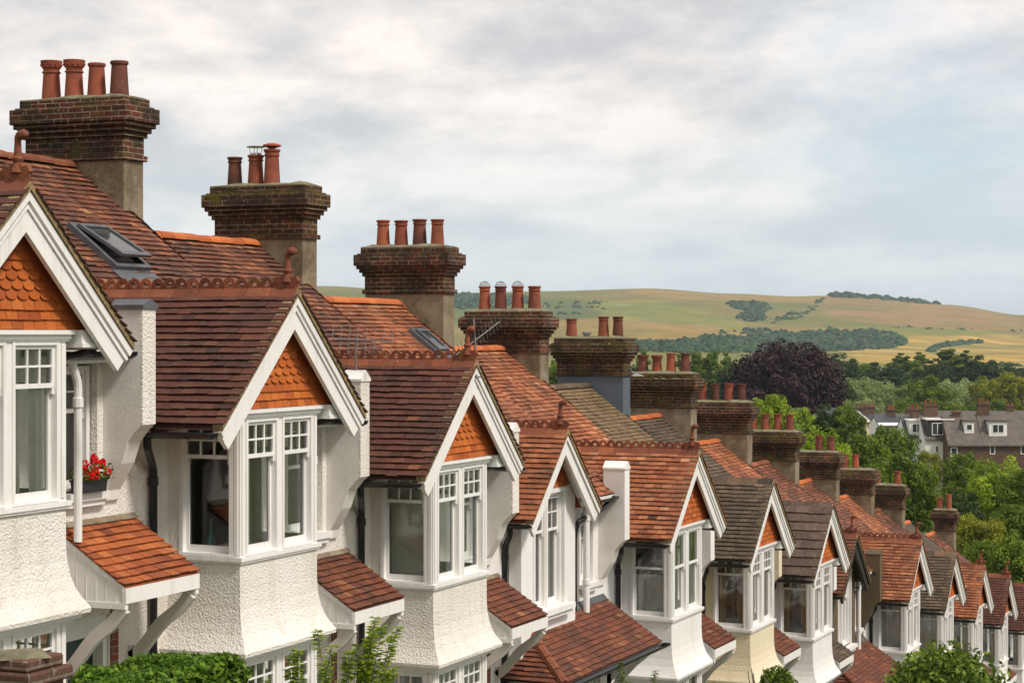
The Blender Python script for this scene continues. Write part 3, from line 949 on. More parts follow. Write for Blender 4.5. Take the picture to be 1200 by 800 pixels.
    rt.build('ridge_tiles', cfg.get('ridge', M['ridge_new']), roof, org)
    # main eave gutter right of the gable
    g_y0 = 1.58 if kind == 'bay' else 1.62
    gutter(root, org, (-EP + .045, g_y0, zf(EP, 3) - .03), (-EP + .045, 2.70, zf(EP, 3) - .03))
    mbf = MB(); mbf.box(-WALLP - .01, -EP - .01, 1.5, 2.73, -1.52, -1.485); mbf.box(-EP - .01, -EP + .0, 1.5, 2.73, -1.56, zf(EP, 3) - .005); mbf.build('fascia', wh, root, org)
    if kind == 'bay':
        bay_front(root, org, rng, cfg, wm, wh, zf)
    else:
        flat_front(root, org, rng, cfg, wm, wh, zf)
    # front door in its recess
    d = MB(); d.box(-12.12, -12.07, 2.05, 2.85, -6.3, -4.3); d.box(-12.07, -12.05, 2.15, 2.45, -5.9, -5.2); d.box(-12.07, -12.05, 2.48, 2.78, -5.9, -5.2)
    dd = d.build('door', cfg.get('door', M['door']), root, org)
    d2 = MB(); d2.box(-12.06, -11.93, 2.05, 2.11, -6.3, -4.15); d2.box(-12.06, -11.93, 2.79, 2.85, -6.3, -4.15); d2.box(-12.06, -11.93, 2.11, 2.79, -4.35, -4.15); d2.build('door_frame', wh, dd, org)
    bk = MB(); bk.box(-11.9, -11.885, 2.87, 3.0, -6.3, -3.97); bk.box(-11.9, -11.885, 1.6, 2.03, -6.3, -3.97); bk.build('brick_jamb', M['brick_red'], root, org)
    # chimney
    if cfg.get('ch'):
        chimney(root, org, cfg['ch'], rng)
    return root, org, rng

def flare_ring(mb, prof, hw, front, back):
    """walls of the bay: profile of (outset, z) swept round three sides"""
    def ring(o, z):
        return [(-back, -hw - o, z), (-front + o, -hw - o, z), (-front + o, hw + o, z), (-back, hw + o, z)]
    vs = []
    for o, z in prof: vs += ring(o, z)
    fs = []
    for i in range(len(prof) - 1):
        for k in range(3):
            a = i * 4 + k
            fs.append((a, a + 1, a + 5, a + 4))
    fs.append((len(prof) * 4 - 4, len(prof) * 4 - 3, len(prof) * 4 - 2, len(prof) * 4 - 1))
    fs.append((0, 1, 2, 3))
    mb.add(vs, fs)

def bay_front(root, org, rng, cfg, wm, wh, zf):
    HW, F = .85, 11.0
    z_sill, z_head = -2.80, -1.34
    st = cfg.get('win', 'curtain')
    # rendered apron that flares over the ground-floor window
    mb = MB()
    flare_ring(mb, [(.16, -3.84), (.165, -3.80), (.115, -3.72), (.065, -3.62), (.03, -3.50), (.008, -3.36), (0, -3.2), (0, z_sill - .04)], HW, F, WALLP)
    bay = mb.build('bay_wall', cfg.get('apron', wm), root, org)
    lo = MB(); flare_ring(lo, [(0, -7.0), (0, -5.35)], HW, F, WALLP); lo.build('lower_bay_wall', wm, root, org)
    for lev in (0, 1):
      w = MB()
      for (o, z0, z1) in ((.04, z_sill - .05, z_sill - .005), (.025, z_sill - .075, z_sill - .05), (.035, z_head + .02, z_head + .06), (.065, z_head + .06, z_head + .10), (.02, z_head - .0, z_head + .02)) if lev == 0 else ((.10, -3.885, -3.845), (.05, -3.92, -3.885), (.07, -5.35, -5.30)):
          w.box(-WALLP, -F + o, -HW - o, HW + o, z0, z1)
      z0, z1 = ((z_sill - .005, z_head), (-5.30, -3.92))[lev]
      for s in (-1, 1):
          w.box(-F - .085, -F, s * HW, s * (HW - .115), z0, z1)
          w.box(-F + .001, -F + .014, s * (HW - .025), s * (HW - .08), z0 + .03, z1 - .03)
          y_ = s * (HW + .001)
          w.box(-F - .065, -F - .025, y_, y_ + s * .012, z0 + .03, z1 - .03)
      w.box(-F - .10, -F - .0, -.045, .045, z0, z1)
      w.build('bay_frame', wh, bay, org)
      for s in (-1, 1):
          k = MB(); k.box(-WALLP, -WALLP + .15, s * HW, s * (HW - .08), z0, z1); k.build('bay_cheek', cfg.get('apron', wm), bay, org)
    # windows: upstairs and downstairs, two in front and one in each cheek
    for lev, (z0, z1) in enumerate(((z_sill, z_head), (-5.30, -3.92))):
        s_ = st if lev == 0 else rng.choice(['net', 'curtain', None])
        sf = cfg.get('winf', s_)
        sash_window(bay, TX(-F), -HW + .115, -.045, z0, z1, org, style=sf if lev == 0 else s_, rng=rng, fr=.04, wmat=wh, bars=cfg.get('bars', (3, 2)), trans=cfg.get('trans', .27))
        sash_window(bay, TX(-F), .045, HW - .115, z0, z1, org, style=sf if lev == 0 else s_, rng=rng, fr=.04, wmat=wh, bars=cfg.get('bars', (3, 2)), trans=cfg.get('trans', .27))
        sash_window(bay, TYm(-HW), -WALLP + .15, -F - .085, z0, z1, org, style=cfg.get('wins', s_) if lev == 0 else s_, rng=rng, fr=.045, wmat=wh, bars=cfg.get('bars', (3, 2)), trans=cfg.get('trans', .27))
        sash_window(bay, TYp(HW), -WALLP + .15, -F - .085, z0, z1, org, style=None, rng=rng, fr=.045, wmat=wh, bars=cfg.get('bars', (3, 2)))
    # gable: hung tiles, soffits, bargeboards, roof
    hung_tiles(root, org, TX(-F + .015), 1.34, z_head + .105, .90, -.03, rng)
    g = MB()
    g.prism([(-1.50, -1.345), (1.50, -1.345), (0, -.02)], TX(-F - .03), -.08, 0)
    for s in (-1, 1):
        g.box(-WALLP - .02, -10.88, s * (HW + .09), s * 1.50, -1.40, -1.36)
        g.box(-WALLP - .02, -10.90, s * 1.46, s * 1.50, -1.42, -1.33)
        g.box(-11.06, -10.89, s * (HW + .09), s * 1.42, -1.36, -1.24)
    g.build('soffit', wh, root, org)
    bargeboards(root, org, -10.81, 1.56, None, cfg.get('barge', wh))
    gr = gable_roof(root, org, 10.735, 14.1, 1.58, rng, cfg.get('groof', M['tile_plum']), zf, dz=.04, gauge=cfg.get('gg', .108), width=cfg.get('gw', .165), lift=cfg.get('glift', .029))
    crest(gr, org, -13.9, -10.77, 0, .04, rng, cfg.get('crestm', M['ridge_old']), rings=cfg.get('rings', True), finial=cfg.get('finial', True))
    # gutter at the uphill eave and its downpipe
    e = 1.66; ze = -PITCH_G * 1.58 - .045
    gutter(gr, org, (-11.95, -e - .01, ze), (-10.84, -e - .01, ze), cfg.get('gutm', M['black']))
    gutter(gr, org, (-11.6, e - .01, ze), (-10.83, e - .01, ze), cfg.get('gutm', M['black']))
    pm = cfg.get('pipem', M['black'])
    downpipe(root, org, crv([(-11.62, -e - .01, ze - .04), (-11.62, -e - .01, ze - .16), (-11.84, -1.22, ze - .42), (-11.84, -1.22, -6.9)]), .044, pm, collars=[(-11.84, -1.22, ze - .55), (-11.84, -1.22, -3.9)])
    # small window beside the bay
    sw = sash_window(root, TX(-WALLP - .09), 1.80, 2.62, -2.86, -1.60, org, style='left', rng=rng, trans=.35, bars=(2, 2), wmat=wh)
    sl = MB(); sl.box(-12.12, -11.80, 1.70, 2.72, -2.95, -2.87); sl.box(-11.88, -11.83, 1.74, 2.68, -3.01, -2.95)
    sl.build('window_sill', wh, sw, org)
    if cfg.get('wpipe', True):
        downpipe(root, org, crv([(-11.66, 1.84, -1.50), (-11.66, 1.90, -1.62), (-11.66, 1.97, -1.76), (-11.66, 1.97, -3.32)]), .042, M['white'], 'waste_pipe', collars=[(-11.66, 1.97, -1.95)])
    if cfg.get('elbow', True):
        downpipe(root, org, crv([(-11.60, 1.62, -1.50), (-11.30, 1.56, -1.46), (-11.15, 1.50, -1.44)]), .038, M['black'], 'gutter_outlet')
    party_fin(root, org, cfg.get('fin', wm), cfg.get('cap', wh), topk=cfg.get('topk', 'point'))
    canopy(root, org, 1.96, 3.28, -3.20, -3.73, .80, cfg.get('porch', M['tile_porch_red']), rng, cfg.get('cheek', wh), gauge=cfg.get('pg', .105), width=cfg.get('pw', .165))

def flat_front(root, org, rng, cfg, wm, wh, zf):
    gz = -.28
    # gable on the wall line, overhanging
    hw = 1.40
    F = 11.86
    FP = 11.68
    mb = MB()
    wall(mb, TX(-FP), -1.12, 1.12, -3.9, -1.30, [(-.61, .61, -2.985, -1.301)], th=.20)
    mb.prism([(-1.12, -1.30), (-.61, -1.30), (-.61, -1.21), (.61, -1.21), (.61, -1.30), (1.12, -1.30), (0, gz - .06)], TX(-FP), -.2, .0)
    mb.box(-11.95, -FP - .205, -1.5, 1.5, -1.6, -1.45)
    mb.build('gable_wall', wm, root, org)
    h = MB()
    hg = .088
    hung_tiles(root, org, TX(-FP + .005), .86, -1.14, .90, gz - .02, rng)
    bz = org
    # boards moved down by gz
    T = TX(-11.40)
    sl = PITCH_G
    for s in (-1, 1):
        m = MB(); e = hw + .05
        m.prism([(0, gz - .03), (s * e, gz - .03 - sl * e), (s * (e - .17), gz - .03 - sl * e - .17), (0, gz - .33)], T, -.05, 0)
        m.prism([(0, gz - .012), (s * (e + .01), gz - .012 - sl * e), (s * (e - .04), gz - .07 - sl * e), (0, gz - .10)], T, .002, .03)
        m.build('bargeboard', cfg.get('barge', wh), root, org)
        so = MB(); so.prism([(s * .05, gz - .06 - sl * .05), (s * (e - .12), gz - .06 - sl * (e - .12)), (s * (e - .12), gz - .08 - sl * (e - .12)), (s * .05, gz - .08 - sl * .05)], TX(-11.46), -.20, 0)
        so.build('soffit', cfg.get('barge', wh), root, org)
    gr = gable_roof(root, org, 11.33, 14.0, hw + .03, rng, cfg.get('groof', M['tile_orange']), zf, dz=gz + .04)
    crest(gr, org, -13.7, -11.36, 0, gz + .04, rng, cfg.get('crestm', M['ridge_old']), rings=cfg.get('rings', True), finial=cfg.get('finial', True))
    # double sash window rising into the gable
    for a0, a1 in ((-.60, -.03), (.03, .60)):
        sash_window(root, TX(-FP - .06), a0, a1, -2.98, -1.22, org, style=cfg.get('win', 'curtain'), rng=rng, trans=.33, bars=(2, 2), fr=.035, wmat=wh)
    w = MB(); w.box(-FP - .16, -FP - .03, -.03, .03, -2.98, -1.22); w.box(-FP - .19, -FP + .16, -.74, .74, -3.07, -2.987); w.box(-FP - .05, -FP + .12, -.70, .70, -3.14, -3.07)
    w.box(-FP - .05, -FP + .02, -.67, -.60, -2.985, -1.22); w.box(-FP - .05, -FP + .02, .60, .67, -2.985, -1.22); w.box(-FP - .05, -FP + .03, -.72, .72, -1.22, -1.15)
    w.build('window_surround', wh, root, org)
    # small window
    sw = sash_window(root, TX(-WALLP - .09), 1.97, 2.48, -2.86, -1.64, org, style='curtain', rng=rng, trans=.4, bars=(2, 2), wmat=wh)
    sl_ = MB(); sl_.box(-12.12, -11.80, 1.88, 2.58, -2.95, -2.87); sl_.box(-11.88, -11.83, 1.9, 2.56, -3.01, -2.95); sl_.build('window_sill', wh, sw, org)
    # uphill eave gutter and pipe; downhill pipe
    e = hw + .05; ze = gz - sl * (hw + .03) - .03
    gutter(gr, org, (-12.0, -e, ze), (-11.44, -e, ze))
    downpipe(root, org, crv([(-11.72, -e, ze - .04), (-11.72, -e, ze - .16), (-11.86, -1.32, ze - .35), (-11.86, -1.32, -6.9)]), .044, collars=[(-11.86, -1.32, ze - .5)])
    zg = zf(EP, 3) - .03
    downpipe(root, org, crv([(-11.58, 2.62, zg - .05), (-11.60, 2.2, zg - .16), (-11.80, 1.56, zg - .34), (-11.84, 1.5, zg - .55), (-11.84, 1.5, -3.3)]), .044)
    wp = downpipe(root, org, [(-11.74, 1.78, -1.15), (-11.74, 1.78, -3.3)], .055, M['white'], 'soil_pipe', collars=[(-11.74, 1.78, -1.75), (-11.74, 1.78, -2.8)])
    c = MB(); c.lathe((-11.74, 1.78, -1.15), [(.07, -.02), (.07, .05), (.05, .10), (.002, .17)], 12); c.build('vent_cap', M['white'], wp, org)
    party_fin(root, org, cfg.get('fin', wm), cfg.get('cap', wh))
    # hipped lean-to over the ground-floor bay and porch
    mb = MB()
    y0, y1, zt, zb, pr = -1.45, 3.0, -3.20, -3.90, 1.05
    L = math.hypot(pr, zt - zb); ux, uz = pr / L, (zt - zb) / L
    rm = cfg.get('lean', M['tile_porch_red'])
    def P(s, t): return (-WALLP + pr - t * ux, s, zb + t * uz)
    hipw = 1.0
    lay_tiles(mb, P, (uz, 0, ux), y0, y1, L, rng, keep=lambda s, t: s - y0 > hipw * t / L, gauge=.105)
    def P2(s, t): return (s, y0 + t * hipw / L, zb + t * uz)
    a2 = math.atan2(zt - zb, hipw)
    lay_tiles(mb, P2, (0, -math.sin(a2), math.cos(a2)), -WALLP, -WALLP + pr, L, rng, keep=lambda s, t: s < -WALLP + pr - t * ux + .05, gauge=.105)
    mb.add([(-WALLP + pr, y0, zb - .01), (-WALLP + pr, y1, zb - .01), (-WALLP, y1, zt - .01), (-WALLP, y0 + hipw, zt - .01), (-WALLP, y0, zb - .01)], [(0, 1, 2, 3), (0, 3, 4)], .3)
    lr = mb.build('lean_to_roof', rm, root, org)
    hm = MB()
    A = Vector((-WALLP + pr, y0, zb)); B = Vector((-WALLP, y0 + hipw, zt))
    for i in range(5):
        p = A.lerp(B, i / 5); q = A.lerp(B, (i + 1) / 5 - .01)
        hm.tube([tuple(p + Vector((0, 0, .0))), tuple(q + Vector((0, 0, .0)))], [.085, .075], 8, rng.random())
    hm.build('hip_tiles', cfg.get('crestm', M['ridge_old']), lr, org)
    gutter(lr, org, (-WALLP + pr + .07, y0 - .04, zb - .02), (-WALLP + pr + .07, y1 + .05, zb - .02))
    gutter(lr, org, (-WALLP, y0 - .05, zb - .03), (-WALLP + pr, y0 - .05, zb - .03))
    f = MB(); f.prism([(-WALLP + .10, zt - .06), (-WALLP + .10, zt - .05), (-WALLP + .006, zt + .06), (-WALLP + .002, zt + .06)], lambda a, d, z: (a, d, z), y0 + .5, y1)
    f.build('flashing', M['lead'], lr, org)
    # ground-floor bay under it
    b = MB(); wall(b, TX(-11.15), -1.2, 1.35, -7.0, zb - .05, [(-1.0, 1.15, -5.3, -4.05)]); wall(b, TYm(-1.2), -11.9, -11.15, -7, zb - .05); wall(b, TYp(1.35), -11.9, -11.15, -7, zb - .05)
    bb = b.build('bay_wall', wm, root, org)
    fa = MB(); fa.box(-11.16, -WALLP + pr - .0, y0 + .03, y1, zb - .085, zb - .04); fa.build('fascia', wh, lr, org)
    for a0, a1 in ((-1.0, -.30), (-.28, .43), (.45, 1.15)):
        sash_window(bb, TX(-11.2), a0, a1, -5.3, -4.05, org, style='curtain', rng=rng, trans=.35, wmat=wh)
    for yy in (2.0, 2.9):
        k = MB(); n = 12; vs = []; fs = []
        k.prism([(-WALLP + .02, zb - .95), (-WALLP + .10, zb - .98), (-WALLP + .62, zb - .42), (-WALLP + .95, zb - .15), (-WALLP + .82, zb - .15), (-WALLP + .52, zb - .36)], lambda a, d, z: (a, d, z), yy, yy + .07)
        k.build('bracket', wh, lr, org)

# ------------------------------------------------------------------ the terrace
L_, DROP = 4.8, .846
def yof(n): return 14.52 + L_ * (n - 1)
def Hof(n): return .42 - DROP * (n - 2)

PS = (16.26, 15.90, 15.54, 15.18)
def pots(*k):
    out = []
    for p, kk in zip(PS, k):
        if kk is None: continue
        nm, h, d = kk
        out.append((p, nm, h, d))
    return out
R = ('roll', .45, False); Rd = ('roll', .44, True); C = ('crown', .50, False); Pn = ('plain', .44, False); Pd = ('plain', .43, True)

cfgs = {
 1: dict(label='white pebbledash house nearest the camera, red geraniums on the sill beside its bay', ridge=M['ridge_old'], roof=M['tile_red'], groof=M['tile_plum'], porch=M['tile_porch'], win='curtain', topk='lead', cap=M['lead'], gutm=M['black'],
         ch=dict(pots=pots(R, R, R, R))),
 2: dict(label='white pebbledash house with a dark bay window, second from the left', roof=M['tile_red'], groof=M['tile_plum'], porch=M['tile_porch_red'], win=None, winf='left', ridge=M['ridge_old'],
         ch=dict(pots=pots(C, C, Pn, ('plain', .46, True)))),
 3: dict(label='white house with plain grey-green blinds in its bay and an aerial on its gable', roof=M['tile_red'], groof=M['tile_plum'], win='blind', winf='left', elbow=True, wpipe=False,
         ch=dict(dz=.02, brick=M['brick_moss'], pots=[(16.30, 'roll', .44, True), (15.92, 'cowl', .46, False), (15.62, 'lid', .52, False)])),
 4: dict(label='white flat-fronted house with a recessed gable and a long hipped lean-to roof over its porch', kind='flat', roof=M['tile_orange'], groof=M['tile_orange'], wall=M['pebble_soft'], gz=-.28,
         ch=dict(y=3.38, dz=.12, pots=pots(R, R, ('roll', .45, True), R))),
 5: dict(label='white house with olive green curtains and a lace panel in its bay window', roof=M['tile_orange'], groof=M['tile_orange'], wall=M['pebble_soft'], win='green', wins='half', winf='green', bars=(1, 1), trans=.42, gutm=M['black'],
         ch=dict(dz=-.13, pots=pots(('ball', .46, False), ('ball', .46, False), ('ball', .46, False), ('roll', .46, False)))),
 6: dict(label='cream yellow house with a mossy brown tiled gable', roof=M['tile_tan'], groof=M['tile_brown'], wall=M['pebble_cream'], win='brown', rings=False, finial=False, porch=M['tile_porch_red'], crestm=M['tile_brown'], elbow=False, wpipe=False, ridge=M['tile_brown'],
         ch=dict(dz=.17, brick=M['brick_moss'], base=M['cement_blue'], moss=30, pots=[(16.26, 'roll', .40, False), (15.9, 'stub', .12, True), (15.50, 'roll', .44, False), (15.16, 'roll', .44, True)])),
 7: dict(label='white house with big lichen-spotted brown concrete tiles and a smooth flared apron', roof=M['tile_brown'], groof=M['tile_concrete'], wall=M['pebble_soft'], gg=.26, gw=.30, glift=.035, rings=False, finial=False, crestm=M['tile_concrete'], porch=M['tile_brown'], win='brown', elbow=False, wpipe=False,
         ch=dict(dz=.15, brick=M['brick_moss'], moss=30, pots=pots(('crown', .40, True), ('crown', .40, False), R, Rd))),
 8: dict(label='dark brown roughcast house with black bargeboards on a narrow gable', kind='flat', roof=M['tile_orange'], groof=M['tile_red'], wall=M['pebble_dark'], barge=M['black_barge'], gz=-.28, fin=M['pebble_dark'], cap=M['pebble_dark'], lean=M['tile_porch_red'],
         ch=dict(dz=.15, pots=pots(R, Rd, R, Rd))),
 9: dict(label='white house with an orange-red gable just past the black-gabled one', ridge=M['ridge_old'], roof=M['tile_red'], groof=M['tile_orange'], wall=M['pebble_soft'], win='net', elbow=False,
         ch=dict(brick=M['brick_moss'], pots=pots(R, R, R, R))),
 10: dict(label='white house with a dull grey-brown gable and net curtains, between two orange-roofed ones', roof=M['tile_red'], groof=M['tile_brown'], wall=M['pebble_soft'], win='net', rings=False, finial=False, crestm=M['tile_brown'], elbow=False,
         ch=dict(pots=pots(('stub', .2, True), None, R, Rd))),
 11: dict(label='white house with an orange gable roof behind the round leafy bush', roof=M['tile_orange'], groof=M['tile_orange'], wall=M['pebble_soft'], win='curtain', rings=False, elbow=False,
         ch=dict(pots=pots(None, R, R, None))),
 12: dict(label='white house with a dark plum gable roof, last but one before the picture edge', ridge=M['ridge_old'], roof=M['tile_red'], groof=M['tile_plum'], wall=M['pebble_soft'], win='curtain', rings=False, elbow=False,
         ch=dict(pots=pots(R, R, None, R))),
 13: dict(label='white house cut by the right picture edge, dark brown gable', roof=M['tile_brown'], groof=M['tile_plum'], wall=M['pebble_soft'], win='curtain', rings=False, elbow=False),
 14: dict(label='lowest house in view, only its chimney and roof top showing before the trees', roof=M['tile_red'], groof=M['tile_red'], wall=M['pebble_soft'], win='curtain', rings=False, elbow=False,
         ch=dict(p1=15.75, p0=14.95, hw=.2, dz=.05, pots=[(15.55, 'roll', .42, False), (15.2, 'roll', .56, False)])),
}
houses = {}
for n in range(1, 15):
    houses[n] = house(n, yof(n), Hof(n), cfgs[n])

# ---- extra fittings on single houses
def skylight(n, p, dy, w, l, opened):
    root, org, rng = houses[n]
    zf, ca, ang = main_roof_fn()
    c = Vector((-p, dy, zf(p, dy)))
    D = Vector((math.cos(ang), 0, -math.sin(ang))); Yv = Vector((0, 1, 0)); Nn = Vector((math.sin(ang), 0, math.cos(ang)))
    def slab(mb, a0, a1, b0, b1, n0, n1, piv=None, rot=0):
        def pt(a, b, nn):
            if rot:
                aa = a + l / 2
                a2 = aa * math.cos(rot) - nn * math.sin(rot) * 0 - l / 2
                n2 = nn + aa * math.sin(rot)
                a, nn = a2, n2
            return tuple(c + D * a + Yv * b + Nn * nn)
        vs = [pt(a, b, nn) for nn in (n0, n1) for a, b in ((a0, b0), (a1, b0), (a1, b1), (a0, b1))]
        mb.add(vs, [(0, 3, 2, 1), (4, 5, 6, 7), (0, 1, 5, 4), (1, 2, 6, 5), (2, 3, 7, 6), (3, 0, 4, 7)])
    mb = MB()
    f = .07
    slab(mb, -l / 2 - f, -l / 2, -w / 2 - f, w / 2 + f, 0, .09); slab(mb, l / 2, l / 2 + f, -w / 2 - f, w / 2 + f, 0, .09)
    slab(mb, -l / 2, l / 2, -w / 2 - f, -w / 2, 0, .09); slab(mb, -l / 2, l / 2, w / 2, w / 2 + f, 0, .09)
    slab(mb, l / 2 + f, l / 2 + f + .22, -w / 2 - .12, w / 2 + .12, .018, .034)
    slab(mb, -l / 2, l / 2, -w / 2, w / 2, .0, .028)
    o = mb.build('skylight', M['lead'], root, org)
    s = MB(); r = .13 if opened else 0
    z0, z1 = .095, .135
    slab(s, -l / 2, -l / 2 + .06, -w / 2, w / 2, z0, z1, rot=r); slab(s, l / 2 - .06, l / 2 + .02, -w / 2, w / 2, z0, z1, rot=r)
    slab(s, -l / 2 + .06, l / 2 - .06, -w / 2, -w / 2 + .06, z0, z1, rot=r); slab(s, -l / 2 + .06, l / 2 - .06, w / 2 - .06, w / 2, z0, z1, rot=r)
    so = s.build('skylight_sash', M['lead'], o, org)
    g = MB(); slab(g, -l / 2 + .06, l / 2 - .06, -w / 2 + .06, w / 2 - .06, z0 + .01, z0 + .022, rot=r); g.build('skylight_glass', M['glass_dark'], o, org)

m_, nt_, b_ = new_mat('dark_roof_glass'); b_.inputs['Base Color'].default_value = (.03, .035, .04, 1); b_.inputs['Roughness'].default_value = .06
nt_.links.new(ramp(nt_, noise(nt_, objco(nt_), 2, 3), [(0.3, (.025, .03, .035)), (.7, (.05, .055, .06))]), b_.inputs['Base Color'])
M['glass_dark'] = m_
skylight(2, 14.22, 1.40, .62, .74, True)
skylight(4, 14.85, 2.30, .42, .55, False)

def yagi(parent, org, base, top, boom_dir, boom_len, n=9, el=.22, off=0.0, elv=None):
    mb = MB(); mb.tube([base, top], .013, 6)
    B = Vector(top) + Vector((0, 0, -.03 - off)); d = Vector(boom_dir).normalized()
    a = B - d * boom_len * .4; b = B + d * boom_len * .6
    mb.tube([tuple(a), tuple(b)], .009, 6)
    e = Vector(elv) if elv else d.cross(Vector((0, 0, 1))).normalized()
    for i in range(n):
        c = a.lerp(b, i / (n - 1)); k = el * (1.15 - .4 * i / n)
        mb.tube([tuple(c - e * k / 2), tuple(c + e * k / 2)], .004, 5)
    return mb.build('tv_aerial', M['metal_dark'], parent, org)

r2, o2, _ = houses[2]
yagi(r2, o2, (-11.55, 2.86, -1.1), (-11.55, 2.86, -.48), (1, -.2, -.02), .95, 8, .34, elv=(0, .2, 1))
r3, o3, _ = houses[3]
yagi(r3, o3, (-10.80, .12, -.30), (-10.86, .10, .62), (.62, .55, .60), .75, 14, .22, off=.28, elv=(0, -.5, 1))
mb = MB(); mb.box(-10.83, -10.77, -.02, .16, -.16, -.145); mb.box(-10.83, -10.77, -.02, .16, .0, .015); mb.build('aerial_bracket', M['metal_dark'], r3, o3)
r6, o6, _ = houses[7]
yagi(r6, o6, (-16.55, 2.62, 1.9), (-16.6, 2.60, 3.15), (.6, .3, .6), .75, 9, .22, off=.35)
mb = MB(); mb.tube([(-16.55, 2.60, 2.95), (-16.25, 2.5, 2.85)], .01, 5); mb.lathe((-16.2, 2.5, 2.76), [(.16, 0), (.17, .01), (.10, .05), (.01, .07)], 14); mb.build('satellite_dish', M['metal'], r6, o6, smooth=True)
# small lamp-like bulb in the dark bay of house 2
mb = MB(); mb.lathe((-11.45, -.70, -2.76), [(.035, 0), (.045, .02), (.05, .10), (.02, .17), (.014, .22), (.012, .33), (.018, .34)], 12)
bt = mb.build('bottle', simple('blue_bottle_glass', (.05, .25, .30), .2), None, (-11.45, -.70, -2.76), smooth=True)
bt.location = (-11.45, yof(2) - .70, Hof(2) - 2.76); tag(bt, 'small blue bottle standing inside the dark bay window', 'bottle')

# window box with geraniums on the sill of the first house
fb = empty('window_box', (-11.80, yof(1) + 2.36, Hof(1) - 2.868))
tag(fb, 'black window box full of red geraniums on a white sill', 'window box')
mb = MB(); mb.prism([(-.24, .005), (.24, .005), (.27, .15), (-.27, .15)], lambda a, d, z: (d, a, z), -.08, .075); mb.box(-.09, .085, -.28, .28, .135, .155)
mb.build('planter', M['planter'], fb)
fb.scale = (.85, .85, .88)
rg = random.Random(3)
lf = MB(); fl = MB()
def quad_leaf(mb, c, s, rng, el=1.0, r=None, up=None):
    n = Vector((rng.gauss(0, 1), rng.gauss(0, 1), rng.gauss(0, 1) + (.5 if up is None else up))).normalized()
    a = n.orthogonal().normalized()
    from_rot = rng.uniform(0, 2 * PI)
    b = n.cross(a)
    u = a * math.cos(from_rot) + b * math.sin(from_rot); w = n.cross(u)
    c = Vector(c)
    mb.add([tuple(c - u * s * el), tuple(c - u * s * .1 * el + w * s * .5), tuple(c + u * s * el), tuple(c - u * s * .1 * el - w * s * .5)], [(0, 1, 2, 3)], rng.random() if r is None else r)
for i in range(380):
    quad_leaf(lf, (rg.uniform(-.09, .14), rg.uniform(-.30, .32), .15 + rg.random() ** 1.5 * .17), .03, rg, .8)
for (a, z, x) in ((-.22, .30, .05), (-.1, .36, .0), (.0, .28, .08), (.08, .38, .02), (.2, .33, .06), (.28, .24, .1), (.16, .42, -.02), (-.17, .22, .11), (-.05, .22, .12), (.3, .36, .0)):
    for k in range(70):
        v = Vector((rg.gauss(0, 1), rg.gauss(0, 1), rg.gauss(0, 1))).normalized() * .042
        quad_leaf(fl, (x + v.x, a * .85 + v.y, z * .92 + v.z), .024, rg, .7)
lf.build('leaves', M['leaf_shrub'], fb); fl.build('flowers', M['flower'], fb)

# ------------------------------------------------------------------ terrain and sky
def ground_near(y):
    g = (-5.88 - .17625 * (y - 19.32))
    # flatten into the valley, and cap uphill behind the camera
    k = 3.0
    g = -22 + k * math.log1p(math.exp((g + 22) / k)) if (g + 22) / k < 40 else g
    return min(g, 12)

def interp(x, pts):
    if x <= pts[0][0]: return pts[0][1]
    for (a, b), (c, d) in zip(pts, pts[1:]):
        if x <= c:
            t = (x - a) / (c - a); t = t * t * (3 - 2 * t)
            return b + (d - b) * t
    return pts[-1][1]
SKY = [(-400, 352), (100, 345), (380, 335), (470, 340), (540, 343), (640, 341), (760, 338), (860, 344), (930, 347), (985, 346), (1060, 351), (1110, 357), (1200, 369), (1400, 395), (1700, 410)]
FOLD = [(300, 400), (520, 396), (620, 388), (680, 378), (760, 376), (840, 384), (900, 396), (960, 404), (1200, 410), (1700, 414)]
def height(x, y):
    dep = -x * ST + y * CT; lat = x * CT + y * ST
    g = ground_near(y)
    r = math.hypot(x, y)
    if dep < 500: return g
    px = 600 + FPX * lat / dep
    dc = 3600.0
    hc = (HOR - interp(px, SKY)) / FPX * dc
    hf = (HOR - interp(px, FOLD)) / FPX * 2000
    nz = mnoise.fractal(Vector((x / 420, y / 420, 1.3)), 1.0, 2.0, 4)
    # foreground fold
    t = sm((dep - 1350) / 650)
    h1 = g + (hf - g) * t
    if dep > 2000: h1 = hf - (dep - 2000) * .018
    # the long down behind
    t = sm((dep - 2000) / 1750) if dep < 3750 else 1
    tt = min(1, max(0, (dep - 1900) / 1700)); tt = tt ** .9
    h2 = -22 + (hc + 22) * (tt * .55 + sm(tt) * .45)
    if dep > 3600: h2 = hc - (dep - 3600) ** 1.1 * .02
    h = max(h1, h2) if abs(h1 - h2) > 8 else (h1 + h2) / 2 + abs(h1 - h2) / 2 + (8 - abs(h1 - h2)) ** 2 / 32
    amp = sm((dep - 1300) / 500) * (1 - sm((dep - 3000) / 600))
    return h + nz * 5.0 * amp

